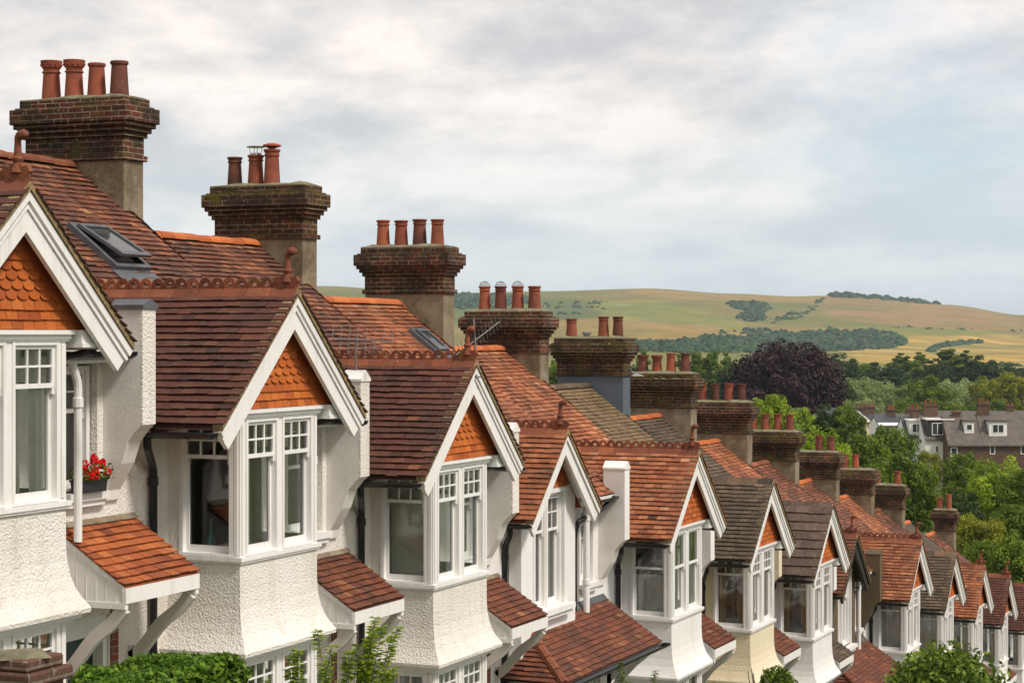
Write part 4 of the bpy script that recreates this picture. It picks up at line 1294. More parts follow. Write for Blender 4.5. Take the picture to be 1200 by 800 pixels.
GREEN = (.16, .185, .045); OLIVE = (.27, .235, .085); DRY = (.40, .275, .11); GOLD = (.54, .37, .11); TAN = (.37, .25, .12); LIME = (.30, .29, .07); PASTURE = (.15, .18, .06); CHALK = (.62, .58, .50)
def inpoly(x, y, P):
    c = False; n = len(P); j = n - 1
    for i in range(n):
        if (P[i][1] > y) != (P[j][1] > y) and x < (P[j][0] - P[i][0]) * (y - P[i][1]) / (P[j][1] - P[i][1]) + P[i][0]: c = not c
        j = i
    return c
FIELDS = [
 (OLIVE, [(0, 300), (1700, 300), (1700, 500), (0, 500)]),
 (PASTURE, [(300, 345), (560, 346), (640, 348), (700, 352), (720, 360), (690, 372), (640, 376), (540, 380), (300, 384)]),
 (LIME, [(690, 352), (780, 352), (830, 368), (870, 378), (880, 392), (800, 394), (760, 384), (710, 372)]),
 (DRY, [(740, 338), (900, 342), (975, 346), (960, 356), (860, 352), (800, 350), (745, 345)]),
 (TAN, [(975, 344), (1100, 350), (1260, 368), (1260, 390), (1100, 386), (1040, 382), (970, 372), (955, 358)]),
 (DRY, [(540, 386), (640, 378), (690, 374), (760, 376), (840, 384), (900, 394), (850, 402), (640, 412), (540, 412)]),
 (DRY, [(900, 384), (990, 384), (1010, 392), (900, 395)]),
 (LIME, [(1040, 384), (1130, 386), (1180, 390), (1180, 396), (1060, 396)]),
 (GOLD, [(1060, 394), (1260, 390), (1260, 406), (1120, 410), (1050, 408)]),
 (GOLD, [(985, 412), (1060, 402), (1140, 404), (1260, 400), (1260, 440), (1100, 430), (1000, 424)]),
 (GOLD, [(540, 402), (640, 398), (660, 412), (540, 425)]),
 (CHALK, [(731, 356.2), (741, 355.4), (742, 356.8), (733, 357.6)]),
]
def field_colour(px, py, x, y):
    w = mnoise.noise(Vector((x / 90, y / 90, 0))) * 2.4
    wx = mnoise.noise(Vector((x / 150, y / 150, 9))) * 9
    acc = [0, 0, 0]
    offs = ((0, 0), (5, .6), (-5, -.6), (3, -.9), (-3, .9)) if 400 < px < 1260 else ((0, 0),)
    for (ox, oy) in offs:
        c = OLIVE
        for col, P in FIELDS:
            if inpoly(px + wx + ox, py + w * .5 + oy, P): c = col
        k = 1.0
        if c is GOLD: k = 1 + .16 * math.sin((x * .8 + y * .55) / 11.0)
        for i in range(3): acc[i] += c[i] * k * (.72, .70, .60)[i] / len(offs)
    return tuple(acc)

mb_v, mb_f, cols = [], [], []
az_list = [math.radians(a) for a in list(np.arange(-180, -30, 5.0)) + list(np.linspace(-30, 30, 421)) + list(np.arange(35, 180, 5.0))]
rad = list(np.geomspace(1.5, 500, 60)) + list(np.linspace(520, 1400, 36)) + list(np.linspace(1412, 3900, 230)) + [4200, 4700, 5500, 7000, 9000]
for r in rad:
    for a in az_list:
        dep, lat = r * math.cos(a), r * math.sin(a)
        x = -dep * ST + lat * CT; y = dep * CT + lat * ST
        h = height(x, y)
        mb_v.append((x, y, h - .02))
        if dep > 1000:
            c = field_colour(600 + FPX * lat / dep, HOR - FPX * h / dep, x, y)
        else:
            c = (.09, .11, .035)
        cols.append((*c, 1))
na = len(az_list)
for i in range(len(rad) - 1):
    for j in range(na):
        j2 = (j + 1) % na
        mb_f.append((i * na + j, i * na + j2, (i + 1) * na + j2, (i + 1) * na + j))
mb_f.append(tuple(range(na - 1, -1, -1)))
me = bpy.data.meshes.new('ground')
me.from_pydata(mb_v, [], mb_f)
me.polygons.foreach_set('use_smooth', [True] * len(me.polygons))
ca_ = me.color_attributes.new('field', 'FLOAT_COLOR', 'POINT')
ca_.data.foreach_set('color', np.array(cols, dtype=np.float32).ravel())
gm, nt, b = new_mat('downland')
va = N(nt, 'ShaderNodeVertexColor', layer_name='field')
tc = N(nt, 'ShaderNodeTexCoord')
c = va.outputs['Color']
n1 = noise(nt, tc.outputs['Object'], .012, 6, .65)
n2 = noise(nt, tc.outputs['Object'], .05, 5, .7)
n4 = noise(nt, tc.outputs['Object'], .0045, 7, .65)
c = mix(nt, ramp(nt, n4, [(.45, grey(0)), (.62, grey(.7))]), c, (.12, .15, .045))
c = mix(nt, .75, c, ramp(nt, n1, [(.3, (.72, .75, .62)), (.7, (1.25, 1.18, 1.2))]), 'MULTIPLY')
c = mix(nt, .5, c, ramp(nt, n2, [(.35, grey(.7)), (.65, grey(1.25))]), 'MULTIPLY')
nt.links.new(c, b.inputs['Base Color']); b.inputs['Roughness'].default_value = .95; b.inputs['Specular IOR Level'].default_value = .1
me.materials.append(gm)
go = bpy.data.objects.new('ground', me); COL.objects.link(go); go['kind'] = 'structure'

def strip(name, x0, x1, lift, mat, y0=-30, y1=110, th=0):
    mb = MB(); n = 70
    vs = []; fs = []
    for i in range(n + 1):
        y = y0 + (y1 - y0) * i / n; z = ground_near(y) + lift
        vs += [(x0, y, z), (x1, y, z), (x1, y, z - th - .01), (x0, y, z - th - .01)]
    for i in range(n):
        for k in range(4):
            fs.append((i * 4 + k, i * 4 + (k + 1) % 4, i * 4 + 4 + (k + 1) % 4, i * 4 + 4 + k))
    fs += [(0, 1, 2, 3), tuple(n * 4 + q for q in (3, 2, 1, 0))]
    mb.add(vs, fs)
    o = mb.build(name, mat); o['kind'] = 'structure'; return o
strip('road', -4.9, 1.6, .10, M['asphalt'], th=.2)
strip('pavement', -6.7, -4.9, .22, M['paving'], th=.3)
strip('kerb', -4.9, -4.75, .225, simple('kerb_stone', (.3, .3, .28), .8), th=.3)
strip('verge', 1.6, 3.4, .22, M['paving'], th=.3)

# far woods and hedgerows on the downs
def ground_hit(px, py):
    """walk a bearing until the line of sight meets the ground"""
    prev = None
    for dep in np.arange(1200, 3800, 12.0):
        x, y = bearing(px, dep)
        h = height(x, y)
        v = HOR - FPX * h / dep
        if v <= py: return x, y, h, dep
    x, y = bearing(px, 3580); return x, y, height(x, y), 3580
def blob(mb, c, r, rng, sz=1.0):
    n, m = 7, 4
    vs = []; fs = []
    for i in range(m + 1):
        ph = PI / 2 * i / m
        for k in range(n):
            a = 2 * PI * k / n + i * .4
            q = r * (1 + rng.uniform(-.22, .22))
            vs.append((c[0] + q * math.cos(ph) * math.cos(a), c[1] + q * math.cos(ph) * math.sin(a), c[2] + q * math.sin(ph) * sz))
    for i in range(m):
        for k in range(n):
            k2 = (k + 1) % n
            fs.append((i * n + k, i * n + k2, (i + 1) * n + k2, (i + 1) * n + k))
    mb.add(vs, fs, rng.random())
rw = random.Random(11)
def wood(name, label, poly, count, r0=5, r1=9):
    mb = MB()
    xs = [p[0] for p in poly]; ys = [p[1] for p in poly]
    k = 0; tries = 0
    while k < count and tries < count * 30:
        tries += 1
        px = rw.uniform(min(xs), max(xs)); py = rw.uniform(min(ys), max(ys))
        if not inpoly(px, py + mnoise.noise(Vector((px / 12, py / 5, 2))) * 1.5, poly): continue
        x, y, h, dep = ground_hit(px, py)
        blob(mb, (x, y, h - 1), rw.uniform(r0 * .6, r1) * (dep / 2800), rw, rw.uniform(.7, 1.1))
        k += 1
    o = mb.build(name, M['far_wood']); tag(o, label, 'woodland', kind='stuff')
wood('woodland', 'long dark wood along the foot of the downs', [(650, 405), (740, 404), (800, 400), (850, 396), (930, 392), (1000, 389), (1040, 391), (1062, 400), (1050, 408), (990, 411), (900, 414), (760, 414), (650, 412)], 1500, 5, 9)
wood('woodland', 'blue-green wood on the hillside at the left', [(500, 347), (590, 347), (622, 350), (620, 356), (585, 360), (500, 362)], 260)
wood('woodland', 'scattered scrub in the green combe', [(540, 362), (640, 356), (720, 352), (732, 356), (700, 368), (600, 374), (540, 376)], 70, 3, 6)
wood('woodland', 'dark copse on the upper slope of the down', [(850, 357), (880, 355), (905, 360), (890, 368), (900, 374), (880, 378), (862, 374), (872, 366)], 230, 4, 7)
wood('woodland', 'thin line of scrub climbing the down', [(903, 374), (925, 368), (945, 364), (955, 352), (968, 349), (948, 370), (930, 376), (905, 380)], 60, 3, 5)
wood('woodland', 'narrow belt of trees on the skyline', [(972, 343.5), (1000, 344.5), (1040, 348), (1085, 352.5), (1102, 356), (1085, 356.5), (1030, 351), (975, 348.5)], 170, 3.5, 6)
wood('hedgerow', 'hedge between the golden fields', [(1088, 411), (1100, 405), (1122, 402), (1150, 400.5), (1150, 402.5), (1122, 404.5), (1104, 408), (1092, 413)], 120, 4, 7)
wood('hedgerow', 'hedge and bushes below the copse', [(842, 388), (880, 384), (910, 388), (870, 392), (845, 391)], 22, 4, 7)
wood('hedgerow', 'dotted hedge under the brown slope', [(1040, 383), (1200, 388), (1200, 389.2), (1040, 384)], 26, 2, 3.5)
wood('woodland', 'dark trees edging the lowest field', [(1110, 428), (1200, 428), (1200, 434), (1110, 434)], 60, 5, 8)

# ------------------------------------------------------------------ trees
def crown_mesh(name, mat, seed, rx, rz, clumps, leaves, ls, shape='round', inner=.55):
    """leaf faces gathered in clumps through the crown's volume; unit: metres"""
    rng = random.Random(seed)
    nr = np.random.RandomState(seed)
    vs = []; fs = []; rr = []
    cl = []
    for i in range(clumps):
        while True:
            v = Vector((rng.uniform(-1, 1), rng.uniform(-1, 1), rng.uniform(-1, 1)))
            if .15 < v.length < 1: break
        v = v.normalized() * (v.length ** inner)
        if shape == 'column': k = 1 - .45 * max(0, v.z) ** 2
        elif shape == 'dome': k = 1.0; v.z = v.z if v.z > -.5 else -.5
        else: k = 1
        lump = 1 + .40 * mnoise.noise(v * 2.2 + Vector((seed, 0, 0)))
        cl.append((Vector((v.x * rx * k, v.y * rx * k, v.z * rz)) * lump, rng.uniform(.6, 1.25), rng.random()))
    cr = rx * .27
    for c, s, tone in cl:
        nrm = nr.normal(size=(leaves, 3)); nrm /= np.linalg.norm(nrm, axis=1)[:, None]
        pos = nrm * (cr * s) * (nr.uniform(.45, 1, size=(leaves, 1)) ** .5) * np.array([1, 1, .8]) + np.array(c)
        orient = nrm * .9 + nr.normal(size=(leaves, 3)) * .55 + np.array([0, 0, .35])
        orient /= np.linalg.norm(orient, axis=1)[:, None]
        t = np.cross(orient, nr.normal(size=(leaves, 3))); t /= np.linalg.norm(t, axis=1)[:, None]
        u = np.cross(orient, t)
        sz = ls * nr.uniform(.6, 1.3, size=(leaves, 1))
        q = np.stack([pos - t * sz, pos + u * sz * .62, pos + t * sz, pos - u * sz * .62], axis=1)
        vs.append(q.reshape(-1, 3)); rr.append(np.clip(tone * .55 + nr.uniform(0, .5, size=leaves), 0, 1))
    V = np.concatenate(vs); Rr = np.concatenate(rr)
    nf = len(V) // 4
    me = bpy.data.meshes.new(name)
    me.vertices.add(len(V)); me.vertices.foreach_set('co', V.ravel())
    me.loops.add(nf * 4); me.loops.foreach_set('vertex_index', np.arange(nf * 4, dtype=np.int32))
    me.polygons.add(nf); me.polygons.foreach_set('loop_start', np.arange(0, nf * 4, 4, dtype=np.int32)); me.polygons.foreach_set('loop_total', np.full(nf, 4, dtype=np.int32))
    me.update(calc_edges=True)
    a = me.attributes.new('rnd', 'FLOAT', 'FACE'); a.data.foreach_set('value', Rr.astype(np.float32))
    me.materials.append(mat)
    return me
def trunk_mesh(h, r, seed, spread=1.0):
    rng = random.Random(seed); mb = MB()
    mb.tube([(0, 0, -.6), (0, 0, .3), (.05 * h * .1, 0, h * .35), (0, .02 * h, h * .62)], [r * 1.5, r, r * .8, r * .4], 8)
    for k in range(7):
        a = 2 * PI * k / 7 + rng.uniform(-.3, .3); z0 = h * rng.uniform(.28, .5)
        mb.tube([(0, 0, z0), (math.cos(a) * h * .09, math.sin(a) * h * .09, z0 + h * .12), (math.cos(a) * h * .17 * spread, math.sin(a) * h * .17 * spread, z0 + h * .30)], [r * .5, r * .32, r * .1], 6)
    me_o = mb.build('trunk', M['stem'])
    me = me_o.data
    bpy.data.objects.remove(me_o)
    return me
PROTO = {}
def proto(key, mat, shape, rx, h, clumps, leaves, ls, var=2):
    rz = h * .40
    out = []
    for s in range(var):
        sd = (hash(key) % 1000 if False else sum(map(ord, key))) + s * 17
        out.append((crown_mesh('crown', mat, sd, rx, rz, clumps, leaves, ls, shape), trunk_mesh(h, h * .022, sd), h, rx, rz))
    PROTO[key] = out
proto('green', M['leaf_green'], 'round', 4.6, 12, 130, 130, .21)
proto('bright', M['leaf_bright'], 'round', 4.6, 12, 130, 140, .20)
proto('olive', M['leaf_yellow'], 'round', 4.6, 12, 130, 140, .19)
proto('dark', M['leaf_dark'], 'round', 4.8, 14, 110, 100, .29)
proto('willow', M['leaf_pale'], 'dome', 5.0, 11, 110, 110, .24)
proto('poplar', M['leaf_green'], 'column', 3.0, 18, 120, 90, .30)
proto('beech', M['leaf_beech'], 'dome', 10.5, 20, 260, 130, .42, 1)
KINDS_ = {'green': ('broadleaf_tree', 'green broadleaf tree'), 'bright': ('broadleaf_tree', 'bright lime-green tree'), 'olive': ('broadleaf_tree', 'yellowish olive tree'), 'dark': ('broadleaf_tree', 'dark green tree'), 'willow': ('willow_tree', 'pale grey-green willow'), 'poplar': ('poplar_tree', 'upright dark poplar'), 'beech': ('beech_tree', 'large dark purple copper beech')}
rt_ = random.Random(5)
def tree(key, px, ytop, wpx, depth, label):
    crown, trunk, h0, rx0, rz0 = PROTO[key][rt_.randrange(len(PROTO[key]))]
    x, y = bearing(px, depth)
    gz = height(x, y)
    ztop = (HOR - ytop) / FPX * depth
    H_ = max(3.0, ztop - gz)
    r = wpx / FPX * depth / 2 / 1.12
    root = empty(KINDS_[key][0], (x, y, gz), rt_.uniform(0, 6.28))
    tag(root, label, 'tree', {'poplar': 'poplars in the valley', 'willow': 'willows in the valley'}.get(key, 'trees in the valley'))
    wide = {'poplar': 1.45, 'beech': 1.12}.get(key, 1.35)
    sx = r * wide / rx0; sz = H_ / h0
    cz = min(sz, sx * (1.25 if key != 'poplar' else 1.7))
    c = bpy.data.objects.new('crown', crown); COL.objects.link(c); c.parent = root
    c.scale = (sx, sx, cz); c.location = (0, 0, H_ - rz0 * cz * 1.12)
    t = bpy.data.objects.new('trunk', trunk); COL.objects.link(t); t.parent = root; t.scale = (min(sx, sz),) * 2 + (sz,)
    return root

TREES = [
 ('poplar', 648, 418, 20, 420, 'slim dark poplar between the fourth and fifth chimney stacks'),
 ('green', 657, 424, 26, 300, 'green tree peeping between the fourth and fifth chimney stacks'),
 ('poplar', 752, 409, 24, 470, 'dark poplar rising left of the row of pots on the sixth stack'),
 ('poplar', 798, 412, 22, 470, 'first poplar right of the sixth chimney stack'),
 ('poplar', 815, 408, 21, 480, 'second poplar right of the sixth chimney stack'),
 ('poplar', 834, 407, 22, 480, 'third and tallest poplar right of the sixth chimney stack'),
 ('poplar', 852, 410, 22, 470, 'poplar touching the left side of the copper beech'),
 ('dark', 870, 428, 50, 440, 'dark low tree at the left foot of the copper beech'),
 ('beech', 922, 401, 124, 375, 'huge dark purple copper beech'),
 ('dark', 950, 416, 46, 560, 'dark tree directly behind the right shoulder of the copper beech'),
 ('dark', 985, 416, 40, 590, 'dark tree right of the copper beech, behind the willows'),
 ('green', 1012, 426, 34, 600, 'green tree between two dark ones behind the pale willows'),
 ('dark', 1036, 426, 50, 560, 'wide round dark tree behind the willows, below the golden field'),
 ('poplar', 1058, 412, 26, 620, 'tall dark tree standing left of the twin peaks in the tree belt'),
 ('poplar', 1078, 411, 24, 640, 'left one of the twin peaks in the tree belt'),
 ('dark', 1096, 424, 36, 600, 'dark round tree in the dip of the tree belt'),
 ('poplar', 1112, 406, 28, 640, 'highest tree of the belt, against the golden field'),
 ('poplar', 1130, 409, 28, 640, 'second highest tree of the belt, against the golden field'),
 ('dark', 1150, 418, 36, 620, 'dark tree where the belt starts to sink to the right'),
 ('dark', 1174, 426, 36, 620, 'dark tree near the low right end of the belt'),
 ('dark', 1196, 430, 36, 640, 'last dark tree of the belt at the picture edge'),
 ('willow', 1008, 443, 38, 430, 'pale willow nearest the copper beech'),
 ('willow', 1032, 446, 36, 430, 'pale willow second from the copper beech'),
 ('willow', 1056, 452, 32, 420, 'smaller pale willow beside the dark bushy tree'),
 ('green', 1082, 440, 46, 420, 'dense mid-green tree between the pale willows'),
 ('willow', 1112, 446, 36, 430, 'pale willow right of the dense green tree'),
 ('willow', 1136, 445, 38, 440, 'pale blue-green willow above the brick terrace'),
 ('olive', 1162, 440, 40, 430, 'yellow-green tree above the brick terrace'),
 ('olive', 1188, 436, 44, 430, 'broad yellow-green tree above the terrace at the picture edge'),
 ('dark', 985, 448, 36, 400, 'dark-leaved tree under the right edge of the copper beech'),  # same dark leaf colour as the trees of the belt
 ('green', 1065, 466, 40, 380, 'low green tree just above the far rooftops'),
 ('green', 1110, 470, 46, 390, 'green tree hugging the far rooftops in the middle'),
 ('green', 1160, 468, 50, 390, 'green tree hugging the far rooftops at the right'),
 ('willow', 1010, 468, 40, 390, 'pale tree just above the white gable end'),
 ('bright', 898, 460, 52, 190, 'bright tree directly behind the seventh and eighth stacks'),
 ('bright', 935, 476, 46, 200, 'bright tree right of the one behind the eighth stack'),
 ('dark', 968, 476, 30, 190, 'narrow dark tree between the bright trees and the white gable'),
 ('green', 992, 474, 32, 190, 'green tree in front of the white gable end'),
 ('bright', 965, 500, 50, 170, 'bright low tree behind the ninth chimney stack'),
 ('green', 1012, 508, 56, 175, 'green tree behind the tenth and eleventh stacks'),
 ('green', 1044, 499, 50, 185, 'large spreading green tree left of the black dormer house'),
 ('green', 1042, 530, 60, 150, 'full green tree behind the eleventh chimney stack'),
 ('green', 1074, 540, 48, 150, 'leafy green tree behind the last chimney stack'),
 ('olive', 1088, 528, 26, 190, 'small yellowish tree in front of the white house wall'),
 ('green', 1140, 548, 50, 165, 'green garden tree in front of the brick house'),
 ('bright', 1170, 535, 56, 160, 'rounded bright tree in front of the brick house windows'),
 ('green', 1202, 548, 50, 150, 'green tree at the picture edge below the brick house'),
 ('dark', 1135, 580, 52, 140, 'dark green tree above the last chimney stack'),
 ('green', 1128, 530, 40, 190, 'small rounded tree before the left end of the brick terrace'),
 ('olive', 1152, 606, 54, 118, 'olive-brown tinted tree right of the last chimney stack'),
 ('green', 1186, 590, 60, 125, 'large green tree at the right edge, half way down'),
 ('olive', 1120, 600, 44, 122, 'yellow-green tree just behind the last chimney stack'),
 ('green', 1195, 625, 60, 105, 'lowest green tree at the right edge, above the roofs'),
 ('green', 1150, 632, 50, 108, 'green tree directly above the far terrace roofs'),
]
for t in TREES: tree(*t)

# ------------------------------------------------------------------ the far terraces in the valley
def far_house(px0, px1, depth, yridge, yeave, label, wallm, roofm, chims=(), dormers=(), wins=(), name='distant_house'):
    cx = (px0 + px1) / 2
    x, y = bearing(cx, depth)
    gz = height(x, y)
    s = depth / FPX
    W = (px1 - px0) * s
    zr = (HOR - yridge) * s - gz; ze = (HOR - yeave) * s - gz
    root = empty(name, (x, y, gz), math.atan2(ST, CT) * -1 * -1 + .0)
    root.rotation_euler = (0, 0, TH)         # front faces the camera side
    tag(root, label, 'house', 'houses down in the valley')
    D = 7.5
    mb = MB(); mb.box(-W / 2, W / 2, 0, D, -1, ze); 
    mb.prism([(0, ze), (D, ze), (D / 2, zr - .1)], lambda a, d, z: (d, a, z), -W / 2 + .02, W / 2 - .02)
    mb.build('wall', wallm, root)
    r = MB(); o = .35
    r.prism([(-o, ze - .15), (D / 2, zr), (D + o, ze - .15), (D + o, ze - .30), (D / 2, zr - .18), (-o, ze - .30)], lambda a, d, z: (d, a, z), -W / 2 - .05, W / 2 + .05)
    ro = r.build('roof', roofm, root)
    k = (zr - ze) / (D / 2 + o)
    rr = random.Random(int(px0))
    for (cp, w, h, np_) in chims:
        w *= .72; h *= .75; np_ = max(1, np_ - 1)
        c = MB(); xx = (cp - cx) * s
        c.box(xx - w / 2, xx + w / 2, D / 2 - .4, D / 2 + .4, zr - 1.2, zr + h); c.box(xx - w / 2 - .1, xx + w / 2 + .1, D / 2 - .5, D / 2 + .5, zr + h - .25, zr + h - .02)
        co = c.build('chimney', M['brick_far'], ro)
        for q in range(np_):
            p = MB(); pot_mesh(p, (xx - w / 2 + w * (q + .5) / np_, D / 2, zr + h), .55, 'roll', rr); p.build('chimney_pot', M['pot'], co, smooth=True)
    def win(parent, wx0, wx1, z0, z1, yy):
        m = MB(); t = .09
        m.box(wx0, wx1, yy - .06, yy, z1 - t, z1); m.box(wx0, wx1, yy - .06, yy, z0, z0 + t); m.box(wx0, wx0 + t, yy - .06, yy, z0 + t, z1 - t); m.box(wx1 - t, wx1, yy - .06, yy, z0 + t, z1 - t)
        nn = max(1, round((wx1 - wx0) / .8))
        for i in range(1, nn): 
            xm = wx0 + (wx1 - wx0) * i / nn; m.box(xm - .045, xm + .045, yy - .05, yy, z0 + t, z1 - t)
        wo = m.build('window', M['white'], parent)
        g = MB(); g.add([(wx0 + .02, yy - .02, z0 + .02), (wx1 - .02, yy - .02, z0 + .02), (wx1 - .02, yy - .02, z1 - .02), (wx0 + .02, yy - .02, z1 - .02)], [(0, 1, 2, 3)]); g.build('pane', M['glass_dark'], wo)
    for (a, b_, y0_, y1_) in wins:
        win(root, (a - cx) * s, (b_ - cx) * s, (HOR - y1_) * s - gz, (HOR - y0_) * s - gz, -.0)
    for (a, b_, y0_, y1_, mt, flat) in dormers:
        x0, x1 = (a - cx) * s, (b_ - cx) * s; z1, z0 = (HOR - y0_) * s - gz, (HOR - y1_) * s - gz
        yy = max(0.05, (z0 - ze) / k - o) 
        m = MB(); m.box(x0, x1, yy, D / 2, z0 - .3, z1); dm = m.build('dormer', mt, root)
        t_ = MB(); t_.box(x0 - .15, x1 + .15, yy - .2, D / 2, z1, z1 + .16); t_.build('dormer_roof', M['white'] if flat else roofm, dm)
        win(dm, x0 + (x1 - x0) * .17, x1 - (x1 - x0) * .17, z0 + .25, z1 - .35, yy)
    return root

far_house(1030, 1062, 270, 488, 498, 'low slate-roofed house half hidden by the spreading green tree', M['pebble_soft'], M['slate'], chims=((1050, 1.6, 1.2, 3),), wins=((1036, 1042, 500, 508), (1050, 1056, 500, 508)))
far_house(1062, 1084, 262, 489, 511, 'slate-roofed house with a white boxed dormer', M['pebble_soft'], M['slate'], chims=((1079, 1.6, 1.4, 3),), dormers=((1066, 1083, 493, 509, M['white'], True),), wins=((1066, 1072, 516, 524),))
far_house(1084, 1111, 258, 486, 513, 'white-walled house with a wide black dormer', M['pebble_soft'], M['slate_brown'], chims=((1097, 2.6, 1.7, 4),), dormers=((1087, 1117, 492, 512, M['black_barge'], True),), wins=((1096, 1100, 522, 530),))
far_house(1111, 1152, 255, 487, 520, 'brown brick house with a small white dormer window beside the black dormer', M['brick_far'], M['slate_brown'], chims=((1128, 1.4, .6, 2),), dormers=((1133, 1144, 494, 507, M['white'], False),), wins=((1114, 1122, 524, 535),))
far_house(1152, 1186, 255, 485, 520, 'brown brick house with the tall chimney and a wide white dormer', M['brick_far'], M['slate_brown'], chims=((1160, 2.0, 1.7, 4),), dormers=((1161, 1182, 494, 510, M['white'], False),), wins=((1160, 1166, 521, 532),))
far_house(1186, 1225, 255, 487, 520, 'brown brick house cut by the picture edge', M['brick_far'], M['slate_brown'], wins=((1196, 1203, 521, 532),))
far_house(1044, 1076, 330, 485, 494, 'back row house with a pale chimney above the slate roofs', M['pebble_soft'], M['slate_brown'], chims=((1050, 1.4, 1.0, 2), (1072, 1.6, 1.0, 3)))
far_house(1010, 1044, 300, 485, 494, 'back row house with two chimneys right of the white gable', M['pebble_cream'], M['slate'], chims=((1013, 1.8, 1.2, 3), (1024, 2.0, 1.4, 4)))
far_house(1100, 1225, 330, 482, 494, 'long back row slate roof behind the brick terrace', M['brick_far'], M['slate_brown'], chims=((1190, 1.8, 1.2, 3),))
# a white gable end turned towards us
x, y = bearing(1004, 230); gz = height(x, y); s = 230 / FPX
root = empty('distant_house', (x, y, gz), TH + .35)
tag(root, 'small house with a white gable end among the trees', 'house', 'houses down in the valley')
za, ze_ = (HOR - 480) * s - gz, (HOR - 490) * s - gz
mb = MB(); mb.box(-1.35, 1.35, 0, 8, -1, ze_); mb.prism([(-1.35, ze_), (1.35, ze_), (0, za - .15)], lambda a, d, z: (a, d, z), 0, 8); mb.build('wall', simple('beige_render', (.42, .36, .28)), root)
mb = MB()
for s_ in (-1, 1): mb.prism([(0, za), (s_ * 1.6, ze_ - .2), (s_ * 1.6, ze_ - .45), (0, za - .25)], lambda a, d, z: (a, d, z), -.25, -.18)
mb.build('bargeboard', M['white'], root)
mb = MB(); mb.prism([(0, za + .06), (1.65, ze_ - .16), (1.65, ze_ - .24), (0, za - .02), (-1.65, ze_ - .24), (-1.65, ze_ - .16)], lambda a, d, z: (a, d, z), -.28, 8.2); mb.build('roof', M['slate'], root)
# slate roof further left behind bright trees
far_house(926, 946, 300, 479, 487, 'grey slate roof glimpsed through the bright trees', M['pebble_soft'], M['slate'], wins=((931, 936, 489, 494),))

# ------------------------------------------------------------------ foreground planting
def leafy(name, cat, label, loc, rx, ry, h, n, ls, mat, seed, zc=.55, top=None, el=1.0, stems=True, lumps=16):
    rng = random.Random(seed)
    root = empty(name, loc); tag(root, label, cat)
    mb = MB()
    cl = []
    for i in range(lumps):
        a = rng.uniform(0, 2 * PI); q = rng.random() ** .5
        cl.append((math.cos(a) * q * rx * .8, math.sin(a) * q * ry * .8, h * rng.uniform(.45, .9) * (1 - .25 * q * q), rng.uniform(.6, 1.1)))
    for i in range(n):
        c = rng.choice(cl)
        v = Vector((rng.gauss(0, 1), rng.gauss(0, 1), rng.gauss(0, 1))).normalized() * (rng.random() ** .35)
        R_ = min(rx, ry, h * .5) * .52 * c[3]
        quad_leaf(mb, (c[0] + v.x * R_ * 1.1, c[1] + v.y * R_ * 1.1, min(c[2] + v.z * R_, h * 1.08)), ls * rng.uniform(.7, 1.3), rng, el)
    mb.build('leaves', mat, root)
    st = MB()
    for k in range(9):
        a = 2 * PI * k / 9
        st.tube([(0, 0, 0), (math.cos(a) * rx * .2, math.sin(a) * ry * .2, h * .4), (math.cos(a) * rx * .55, math.sin(a) * ry * .55, h * .8)], [.03, .02, .006], 6)
    st.build('stems', M['stem'], root)
    return root
def hedge(loc, L, W, H_, n, seed):
    rng = random.Random(seed)
    root = empty('hedge', loc); tag(root, 'clipped glossy green hedge in front of the first porch', 'hedge')
    mb = MB()
    for i in range(n):
        # shell of the hedge, uneven
        f = rng.random()
        y = rng.uniform(-L / 2, L / 2); x = rng.uniform(-W / 2, W / 2); z = rng.uniform(.2, H_)
        if f < .5: z = H_ - rng.random() ** 2 * .25
        elif f < .9: x = (W / 2 - rng.random() ** 2 * .2) * rng.choice((-1, 1))
        lump = mnoise.noise(Vector((x * 1.6, y * 1.6, z * 1.6))) * .13 + mnoise.noise(Vector((x * 5, y * 5, z * 5))) * .05
        e = 1 - max(0, abs(y) - L / 2 + .35) ** 2 * 1.2
        quad_leaf(mb, (x * (1 + lump), y, z * e + lump), .034 * rng.uniform(.7, 1.3), rng, .9, up=.8)
    mb.build('leaves', M['leaf_hedge'], root)
    st = MB()
    for k in range(12):
        y = -L / 2 + L * (k + .5) / 12
        st.tube([(0, y, 0), (.05, y + .04, H_ * .5), (-.03, y, H_ * .9)], [.03, .02, .008], 6)
    st.build('stems', M['stem'], root)
gy = ground_near
hx, hy = -7.28, 11.15
hedge((hx, hy, gy(hy)), 1.30, .66, -2.17 - gy(hy), 22000, 4)
# brick gate pier at the left corner
px_, py_ = -7.09, 9.48
gp = empty('gate_pier', (px_, py_, gy(py_))); tag(gp, 'weathered brown brick gate pier in the lower left corner', 'gate pier')
hp = -1.84 - gy(py_)
mb = MB(); mb.box(-.17, .17, -.17, .17, -.3, hp - .15); mb.build('pier_shaft', M['brick_far'], gp, bevel=.006)
mb = MB(); mb.box(-.21, .21, -.21, .21, hp - .15, hp - .075); mb.box(-.17, .17, -.17, .17, hp - .073, hp - .005); mb.build('pier_cap', M['brick_far'], gp, bevel=.01)
mb = MB(); mb.lathe((0, 0, hp - .008), [(.21, 0), (.15, .025), (.002, .04)], 4); mb.build('mortar_top', M['flaunch'], gp)

